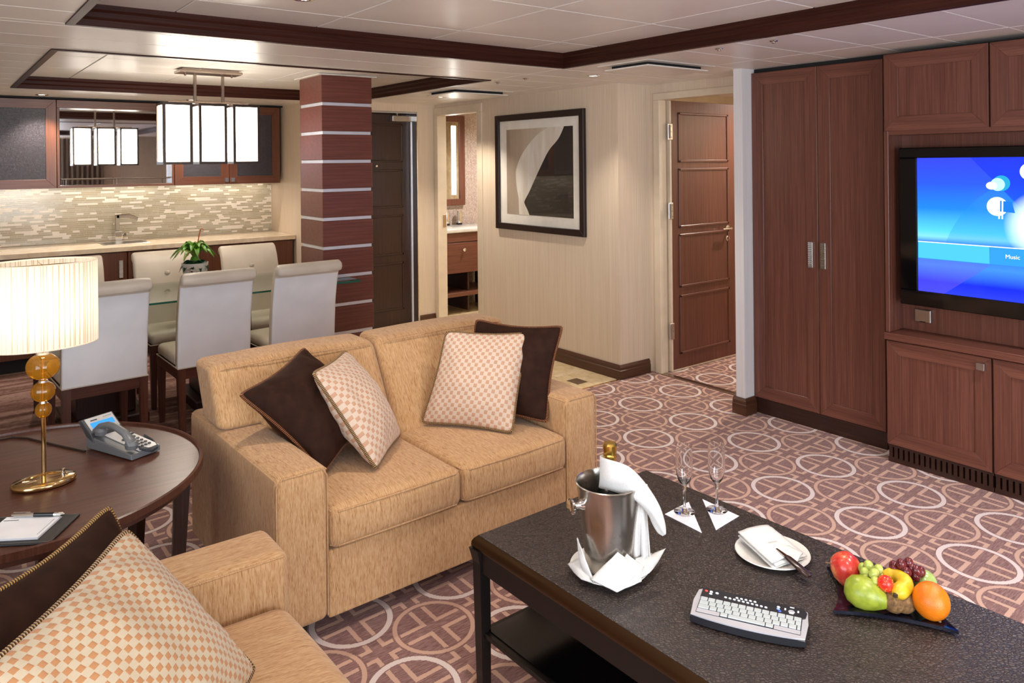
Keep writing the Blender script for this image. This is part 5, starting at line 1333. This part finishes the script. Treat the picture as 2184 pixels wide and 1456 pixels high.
for v in bm.verts: v.co += Vector((1, 1, .5))*noise.noise(v.co*160)*.0016
obj('foil', bm, GOLD, bo, True, angle=.4)
lab_a = math.atan2(-BY, -BX)
bm = B(); rows = [[(bx+.0436*math.cos(lab_a+a), by+.0436*math.sin(lab_a+a), Z0+.012+z) for a in [-.9+1.8*i/12 for i in range(13)]] for z in (.09, .165)]; grid(bm, rows, .0004); lb = obj('label', bm, plain('label_red', srgb(120, 34, 28), .5), bo, True)
def cat(L, t):
    k = min(int(t*(len(L)-1)), len(L)-2); u = t*(len(L)-1)-k; p0, p1, p2, p3 = L[max(k-1, 0)], L[k], L[k+1], L[min(k+2, len(L)-1)]
    return (2*p1+(p2-p0)*u+(2*p0-5*p1+4*p2-p3)*u*u+(3*p1-p0-3*p2+p3)*u**3)*.5
wb = BX*math.sin(YAW)+BY*math.cos(YAW)
na = wthing('bottle_napkin', 'white linen napkin wrapped round the champagne bottle neck', 'napkin', (BX, BY, .56))
S_ = [((1284, 969), (1285, 1028), .028), ((1279, 972), (1277, 1040), -.004), ((1296, 979), (1296, 1045), -.035), ((1322, 987), (1324, 1053), -.05), ((1347, 999), (1350, 1063), -.055), ((1372, 1024), (1368, 1080), -.05), ((1393, 1053), (1383, 1099), -.045), ((1409, 1083), (1392, 1119), -.045), ((1419, 1115), (1402, 1135), -.045), ((1421, 1130), (1411, 1141), -.045)]
UP = [atw(*a, wb+d) for a, b, d in S_]; LO = [atw(*b, wb+d) for a, b, d in S_]
rows = []
for i in range(41):
    u_, l_ = cat(UP, i/40), cat(LO, i/40); r_ = []
    for j in range(11):
        s = j/10; p = u_.lerp(l_, s); p = p-_f*(.014*math.sin(PI*s)+.0025*math.sin(s*9+i*.3)); r_.append(p)
    rows.append(r_)
bm = B(); grid(bm, rows, .003); obj('wrap', bm, CLOTHW, na, True, angle=2)
rows = []
for i in range(17):
    t = i/16; r_ = []
    y = 1062+t*133
    for j in range(25):
        s = j/24; x0 = 1352-10*t; x1 = 1378+10*t
        px = x0+(x1-x0)*s; dep = -.035+.02*s+.010*t*math.sin(s*PI*5)
        r_.append(atw(px, y-2+6*t*s*(-1)+4*t*abs(math.sin(s*PI*2.5)), wb+dep))
    rows.append(r_)
bm = B(); grid(bm, rows, .0025); obj('hanging_fold', bm, CLOTHW, na, True, angle=2)
# folded napkin on the plate around the bucket foot
nb = wthing('folded_napkin', 'white napkin folded into points round the foot of the bucket', 'napkin', (BX, BY, CT+.014))
def sheet(P0, P1, P2, P3, bow, nm, n=10, thick=.003):
    rows = []
    nn = ((P1-P0).cross(P3-P0)).normalized()
    if nn.dot(EYE-P0) < 0: nn = -nn
    for i in range(n+1):
        r_ = []
        for j in range(n+1):
            a, b = i/n, j/n; p = P0.lerp(P1, b).lerp(P3.lerp(P2, b), a)
            p = p+nn*(bow*math.sin(PI*a)*math.sin(PI*b)+.0016*noise.noise(p*55)); r_.append(p)
        rows.append(r_)
    bm = B(); grid(bm, rows, thick); return obj(nm, bm, CLOTHW, nb, True, angle=2)
G = lambda px, py, dz=.016: onz(px, py, CT+dz)
sheet(atw(1317, 1176, wb-.075), G(1367, 1216, .03), G(1316, 1262, .014), G(1259, 1236, .022), .010, 'front_point')
sheet(atw(1337, 1180, wb-.068), atw(1372, 1208, wb-.06), G(1362, 1236, .02), G(1300, 1225, .02), .006, 'front_point')
sheet(G(1259, 1236, .024), G(1366, 1217, .026), G(1368, 1240, .016), G(1316, 1263, .013), .004, 'front_flap')
sheet(atw(1232, 1146, wb-.02), atw(1241, 1170, wb-.055), G(1268, 1240, .018), G(1243, 1226, .018), .008, 'left_point')
sheet(G(1212, 1203, .02), atw(1236, 1190, wb-.03), G(1264, 1243, .017), G(1240, 1236, .015), .006, 'left_wing')
sheet(G(1375, 1190, .04), G(1419, 1170, .03), G(1385, 1222, .02), G(1352, 1240, .018), .010, 'right_wing')
sheet(atw(1355, 1190, wb-.05), G(1390, 1180, .035), G(1380, 1226, .02), G(1345, 1232, .018), .006, 'right_wing')

# champagne flutes on paper coasters
def flute(px, py, lab):
    b = T(px, py, .003); x, y = b.x, b.y
    t = wthing('champagne_flute', lab, 'champagne glass', (x, y, CT+.003))
    z = CT+.003
    bm = B(); lathe(bm, [(0, .0), (.031, .0), (.0325, .0012), (.03, .0025), (.012, .0045), (.006, .010), (.0042, .02), (.0042, .062), (.006, .075), (.009, .084), (0, .086)], (x, y, z), 32); obj('foot_and_stem', bm, GLASS, t, True, angle=1)
    bm = B(); lathe(bm, [(0, .0865), (.009, .0845), (.0185, .098), (.0235, .115), (.0262, .14), (.0262, .175), (.0246, .207), (.0237, .207), (.0252, .175), (.0252, .14), (.0225, .116), (.0175, .1), (.008, .09), (0, .089)], (x, y, z), 40); obj('bowl', bm, GLASS, t, True, angle=1)
def coaster(pts, lab):
    P = [T(*p) for p in pts]; c = sum(P, Vector())/3
    bm = B(); n_ = Vector((0, 0, .0022)); prism(bm, [(p.x, p.y, CT) for p in P], n_, .0005)
    obj('paper_coaster', bm, plain('paper_lilac_white', srgb(240, 238, 246), .7), label=lab, cat='coaster')
coaster([(1418, 1097), (1469, 1071), (1497, 1137)], 'white triangular paper coaster under the left flute')
coaster([(1498, 1065), (1576, 1101), (1527, 1131)], 'white triangular paper coaster under the right flute')
flute(1460, 1091, 'empty champagne flute nearer the bucket'); flute(1529, 1087, 'empty champagne flute further from the bucket')

# side plate with napkin and knife
pc = onz(1647, 1177, CT+.01)
pl = wthing('side_plate', 'white side plate holding a folded napkin', 'plate', (pc.x, pc.y, CT))
bm = B(); lathe(bm, plate_prof(.1), (pc.x, pc.y, CT), 48); obj('plate', bm, WHITEC, pl, True, angle=1)
nk = wthing('folded_napkin', 'white napkin folded flat on the side plate', 'napkin', (pc.x, pc.y, CT+.016))
q = [onz(1574, 1138, CT+.035), onz(1638, 1123, CT+.035), onz(1716, 1186, CT+.02), onz(1650, 1208, CT+.02)]
for k, (sh_, dz, bow) in enumerate(((0, -.007, .002), (.006, -.002, .003), (.0, .003, .004))):
    rows = []
    for i in range(15):
        a = i/14; r_ = []
        for j in range(11):
            b = j/10; p = q[0].lerp(q[1], b).lerp(q[3].lerp(q[2], b), a*(1-.02*k))
            p = p+Vector((sh_, -sh_, dz+bow*math.sin(PI*b)+.002*noise.noise(p*40+Vector((k*5, 0, 0)))-.012*a*a*(0 if k else .1))); r_.append(p)
        rows.append(r_)
    bm = B(); grid(bm, rows, .0035); obj('fold', bm, CLOTHW, nk, True, angle=2)
p2 = [onz(1622, 1164, CT+.032), onz(1662, 1155, CT+.032), onz(1712, 1180, CT+.026), onz(1700, 1200, CT+.024)]
bm = B(); grid(bm, [[p2[0].lerp(p2[1], j/6).lerp(p2[3].lerp(p2[2], j/6), i/8)+Vector((0, 0, .003*math.sin(PI*j/6))) for j in range(7)] for i in range(9)], .003); obj('pocket_fold', bm, CLOTHW, nk, True, angle=2)
kn = wthing('knife', 'dark handled knife tucked in the napkin on the side plate', 'knife', (pc.x, pc.y-.05, CT+.02))
k0 = onz(1655, 1170, CT+.036); k1 = onz(1677, 1186, CT+.034); k2 = onz(1727, 1229, CT+.02)
sd = Vector((-(k2-k1).y, (k2-k1).x, 0)).normalized()
bm = B(); grid(bm, [[k0-sd*.001, k0+sd*.004], [k1-sd*.006, k1+sd*.006]], .0012); obj('blade', bm, CHROME, kn)
bm = B(); rows = []
for t, w_, h_ in ((0, .007, .008), (.1, .0095, .011), (.5, .011, .013), (.85, .0125, .013), (1, .008, .006)):
    c = k1.lerp(k2, t); rows.append([c+sd*(w_*math.cos(a))+Vector((0, 0, h_*.5*math.sin(a))) for a in [2*PI*i/10 for i in range(10)]])
V = [[bm.verts.new(p) for p in r_] for r_ in rows]
for a, b in zip(V, V[1:]):
    for i in range(10): bm.faces.new((a[i], a[(i+1) % 10], b[(i+1) % 10], b[i]))
bm.faces.new(V[0]); bm.faces.new(V[-1][::-1]); obj('handle', bm, plain('knife_handle', srgb(48, 30, 28), .25), kn, True)

# wireless keyboard
kc = (T(1488, 1268)+T(1716, 1318)+T(1716, 1376)+T(1484, 1342))/4
kang = math.atan2(-.221, .119)
kb = thing('keyboard', 'small silver and black wireless keyboard on the coffee table', 'keyboard', (kc.x, kc.y, CT), kang)
KS = plain('keyboard_silver', srgb(196, 196, 204), .3, .3); KK = plain('key_grey', srgb(178, 186, 188), .4); KD = plain('keyboard_black', srgb(32, 32, 38), .35)
W2 = .128
def outline(inset=0.0):
    pts = []
    for i in range(13):
        x = -W2+inset+(2*W2-2*inset)*i/12; pts.append((x, -.062+inset-.012*(1-(x/W2)**2)))
    pts.append((W2+.004-inset, 0)); pts += [(W2-inset, .05), (W2-.008-inset, .058-inset)]
    for i in range(13):
        x = W2-.012-(2*W2-.024)*i/12; pts.append((x, .058-inset+.002*(1-(x/W2)**2)))
    pts += [(-W2+inset, .05), (-W2-.004+inset, 0)]
    return pts
bm = B(); prism(bm, [(x, y, .004) for x, y in outline()], (0, 0, .016), .002); obj('base', bm, KD, kb)
bm = B(); prism(bm, [(x, y, .020) for x, y in outline(.001)], (0, 0, .003), .001); obj('top_shell', bm, KS, kb)
bm = B(); prism(bm, [(-.118, .0595, .0232), (-.118, .0182, .0232), (.06, .0182, .0232), (.085, .012, .0232), (.11, .010, .0232), (.124, .02, .0232), (.1265, .042, .0232), (.118, .0585, .0232)], (0, 0, .0018), .0006); strip = obj('control_strip', bm, KD, kb)
bm = B(); box(bm, -.117, .117, -.050, .0175, .0228, .0236); obj('key_well', bm, KD, kb)
def key(x0, x1, y0, y1):
    bm = B(); box(bm, x0+.0009, x1-.0009, y0+.0009, y1-.0009, .0234, .0262, .0009); obj('key', bm, KK, kb)
y = .0175; rh = .0168
for r_, n_ in ((0, 13), (1, 13), (2, 13)):
    y1 = y-r_*rh; y0 = y1-rh; p = .232/13; first_w = p*(1, 1.25, 1.5)[r_]
    x = -.116; key(x, x+first_w, y0, y1); x += first_w
    while x < .116-p*1.05: key(x, x+p, y0, y1); x += p
    key(x, .116, y0, y1)
y1 = y-3*rh; y0 = y1-.0155
for a, b in ((-.062, -.044), (-.044, .04), (.04, .058)): key(a, b, y0, y1)
for a, b in ((-.116, -.063), (.059, .116)):
    bm = B(); box(bm, a, b, y0, y1, .0232, .0242, .0006); obj('blank_panel', bm, KS, kb)
def button(x, y, r, mat, sy=.7):
    y -= .005
    bm = B(); lathe(bm, [(0, .002), (r*.8, .0018), (r, 0), (0, 0)], (x, y, .025), 12, sy=sy); obj('button', bm, mat, kb, True)
WB = plain('button_white', srgb(228, 232, 238), .3); RB = plain('button_red', srgb(214, 70, 64), .3); BB = plain('button_blue', srgb(60, 90, 200), .3)
button(-.108, .05, .0042, RB); button(-.096, .05, .0042, WB); button(-.096, .041, .0042, WB); button(-.082, .049, .0042, WB)
for i in range(10): button(-.06+.0105*i, .039-.0006*i, .0036, WB)
for i in range(5): button(-.034+.0105*i, .047, .0036, WB)
button(.062, .047, .004, WB); button(.062, .039, .004, plain('button_pale_blue', srgb(150, 175, 230), .3)); button(.066, .031, .004, BB)
button(.092, .039, .0078, KS, .85)
for a in range(4):
    an = a*PI/2; bm = B(); box(bm, .092+.0145*math.cos(an)-(.002 if a % 2 == 0 else .005), .092+.0145*math.cos(an)+(.002 if a % 2 == 0 else .005), .039+.0125*math.sin(an)-(.004 if a % 2 == 0 else .0018), .039+.0125*math.sin(an)+(.004 if a % 2 == 0 else .0018), .025, .0262, .0005); obj('button', bm, WB, kb)

# ---------------------------------------------------------------- fruit tray
NL, NR, FL_ = T(1777, 1313), T(2045, 1358), T(1764, 1218)
FR_ = FL_+(NR-NL)*.92
tr_ = wthing('fruit_tray', 'dark blue glass tray with pointed corners and concave sides', 'tray', tuple((NL+NR+FL_+FR_)/4))
n = 20; rows = []
for i in range(n+1):
    r_ = []
    for j in range(n+1):
        a, b = 2*i/n-1, 2*j/n-1
        u = .5+.5*b*(1-.16*(1-a*a)*abs(b)); v = .5+.5*a*(1-.16*(1-b*b)*abs(a))
        p = NL.lerp(NR, u).lerp(FL_.lerp(FR_, u), v)
        e = max(abs(a), abs(b)); z = .0085+.005*max(0, e-.6)/.4
        r_.append(Vector((p.x, p.y, CT+z)))
    rows.append(r_)
bm = B(); grid(bm, rows, .008); obj('dish', bm, plain('navy_glass', srgb(7, 9, 26), .1), tr_, True, angle=.8)
def fruitmat(name, c1, c2, c3, scale=40, rough=.3, bstr=.05, bsc=None):
    m, t = newmat(name); n_ = t.noise(t.coords('Object'), scale, 4.0, .6); nb_ = t.noise(t.coords('Object'), bsc or scale*3, 2.0)
    t.out(t.ramp(n_, [(.35, srgb(*c1)), (.5, srgb(*c2)), (.65, srgb(*c3))]), rough, 0.0, bump=nb_, bstr=bstr, bdist=.002, **{'Subsurface Weight': .08, 'Subsurface Radius': (.01, .006, .003)}); return m
STEMM = plain('stem_brown', srgb(112, 84, 50), .7)
def body(name, lab, prof, pos, axis, mat, n=28, bumpy=0.0, cat_=None):
    d = Vector(axis).normalized(); q = d.to_track_quat('Z', 'Y').to_matrix()
    t = wthing(name, lab, cat_ or name.replace('_', ' '), tuple(pos))
    bm = B(); lathe(bm, prof, pos, n, rot=q)
    if bumpy:
        for v in bm.verts: v.co += Vector((1, 1, 1))*noise.noise(v.co*40)*bumpy
    obj('flesh', bm, mat, t, True, angle=3); return t, d
def sphere_prof(r, e=1.0, n=14): return [(r*math.sin(PI*i/n), -r*e*math.cos(PI*i/n)) for i in range(n+1)]
# mango-like red apple
p = onz(1806, 1214, CT+.048)
t, d = body('apple', 'red speckled apple at the back left of the fruit tray', [(0, -.036), (.014, -.037), (.03, -.026), (.0375, -.004), (.036, .016), (.026, .034), (.012, .041), (0, .038)], p, (-.25, .35, .9), fruitmat('apple_red', (178, 40, 34), (198, 66, 52), (222, 140, 86), 24, .25, .015))
bm = B(); tube(bm, [p+Vector((-.022, .022, .012)), p+Vector((-.038, .036, .016))], .0015, 6); obj('stem', bm, STEMM, t, True)
# pear
p = onz(1838, 1262, CT+.045); tip = onz(1892, 1283, CT+.034)
ax = (tip-p).normalized()
t, d = body('pear', 'large green pear lying at the front of the fruit tray', [(0, -.040), (.015, -.038), (.029, -.028), (.037, -.008), (.0365, .012), (.03, .032), (.02, .05), (.013, .062), (.006, .069), (0, .07)], p, ax, fruitmat('pear_green', (122, 136, 34), (144, 156, 46), (160, 168, 62), 30, .35, .012))
bm = B(); tube(bm, [p+ax*.068, p+ax*.078+Vector((0, 0, .002)), p+ax*.092+Vector((.001, -.001, .001))], .0017, 6); obj('stem', bm, STEMM, t, True)
# orange
p = onz(1986, 1281, CT+.052)
t, d = body('orange', 'bright orange at the right end of the fruit tray', sphere_prof(.0405, 1.03), p, (.2, .2, 1), fruitmat('orange_peel', (206, 98, 8), (216, 112, 12), (224, 124, 22), 12, .35, .35, 420))
bm = B(); lathe(bm, [(0, .0012), (.003, .001), (.004, -.002)], p+Vector((-.012, -.024, -.031)), 8); obj('navel', bm, STEMM, t, True)
# kiwis
KIW = fruitmat('kiwi_skin', (84, 58, 30), (112, 80, 44), (136, 102, 60), 120, .8, .5, 500)
p = onz(1903, 1281, CT+.036); body('kiwi', 'brown kiwi fruit beside the tip of the pear', sphere_prof(.025, 1.2), p, (.3, 1, .1), KIW)
p = onz(1930, 1284, CT+.034); body('kiwi', 'brown kiwi fruit shaded beneath the banana', sphere_prof(.024, 1.15), p, (.8, -.2, .1), KIW)
# banana
t = wthing('banana', 'yellow banana with a dark tip pointing at us', 'banana', tuple(onz(1925, 1255, CT+.05)))
b0 = onz(1910, 1269, CT+.062); b1 = onz(1917, 1262, CT+.064); b2 = onz(1930, 1250, CT+.066); b3 = onz(1925, 1236, CT+.068); b4 = onz(1903, 1229, CT+.064); b5 = onz(1884, 1230, CT+.06)
bp = [cat([b0, b1, b2, b3, b4, b5], i/24) for i in range(25)]
bm = B(); tube(bm, bp, .017, 14, rfun=lambda t_: .0055+.0135*min(1, t_*4.5)**.7 if t_ < .85 else .019-.05*(t_-.85))
obj('peel', bm, fruitmat('banana_peel', (176, 142, 16), (208, 170, 32), (222, 190, 58), 22, .4, .012), t, True, angle=2)
bm = B(); lathe(bm, [(0, -.006), (.0052, -.004), (.006, .004), (0, .006)], b0, 10); obj('tip', bm, plain('banana_tip', srgb(56, 40, 22), .8), t, True)
# strawberry
p = onz(1889, 1244, CT+.075); ax = Vector((.1, -.25, -.95))
t, d = body('strawberry', 'red strawberry resting on the banana and grapes', [(0, -.016), (.01, -.016), (.0175, -.008), (.018, .002), (.013, .014), (.006, .022), (0, .024)], p, (.35, -.55, -.75), fruitmat('strawberry_red', (196, 34, 22), (222, 52, 34), (232, 80, 50), 40, .25, .02))
bm = B(); rs = random.Random(2)
q = Vector((.35, -.55, -.75)).normalized().to_track_quat('Z', 'Y').to_matrix()
for i in range(70):
    h = rs.uniform(-.013, .019); a = rs.uniform(0, 2*PI); rr = .0188*math.sqrt(max(0, 1-((h+.002)/.0235)**2))
    lathe(bm, [(0, .0009), (.0008, 0), (0, -.0009)], p+q @ Vector((rr*math.cos(a), rr*math.sin(a), h)), 5)
obj('seeds', bm, plain('seed_yellow', srgb(230, 190, 90), .5), t)
# grapes
def grapes(name, lab, pts, mat, r0):
    c = sum([p for p in pts], Vector())/len(pts)
    t = wthing(name, lab, 'grapes', (c.x, c.y, min(p.z for p in pts)-r0)); rg = random.Random(len(pts))
    for p in pts:
        ax = Vector((rg.uniform(-.5, .5), rg.uniform(-.5, .5), 1)).normalized(); bm = B()
        lathe(bm, sphere_prof(r0*rg.uniform(.92, 1.05), 1.2, 10), p, 16, rot=ax.to_track_quat('Z', 'Y').to_matrix()); obj('grape', bm, mat, t, True, angle=3)
    bm = B()
    for p in pts: tube(bm, [p+Vector((0, 0, -r0*.3)), c+Vector((0, 0, -r0*.8))], .0009, 4)
    obj('stalk', bm, STEMM, t)
GG = fruitmat('grape_green', (150, 164, 66), (172, 184, 92), (190, 198, 118), 30, .2); GR = fruitmat('grape_red', (66, 18, 24), (96, 32, 36), (124, 56, 54), 40, .2)
g1 = [(1840, 1211, .07), (1853, 1206, .085), (1873, 1214, .085), (1844, 1221, .072), (1864, 1223, .082), (1846, 1234, .062), (1866, 1241, .07), (1880, 1263, .05), (1874, 1228, .066), (1858, 1216, .07)]
grapes('grape_bunch', 'bunch of green grapes between the apple and the strawberry', [onz(a, b, CT+z) for a, b, z in g1], GG, .0112)
g2 = [(1907, 1208, .08), (1907, 1217, .075), (1922, 1203, .095), (1937, 1200, .095), (1933, 1220, .082), (1955, 1217, .084), (1964, 1219, .078), (1953, 1230, .07), (1921, 1212, .082), (1944, 1212, .085), (1930, 1210, .075)]
grapes('grape_bunch', 'bunch of dark red grapes at the back of the fruit tray', [onz(a, b, CT+z) for a, b, z in g2], GR, .0116)
p = onz(1970, 1240, CT+.045); body('green_apple', 'pale green apple half hidden behind the orange', sphere_prof(.03, .95), p, (0, 0, 1), fruitmat('apple_green', (126, 150, 70), (152, 172, 96), (170, 186, 120), 20, .25), cat_='apple')
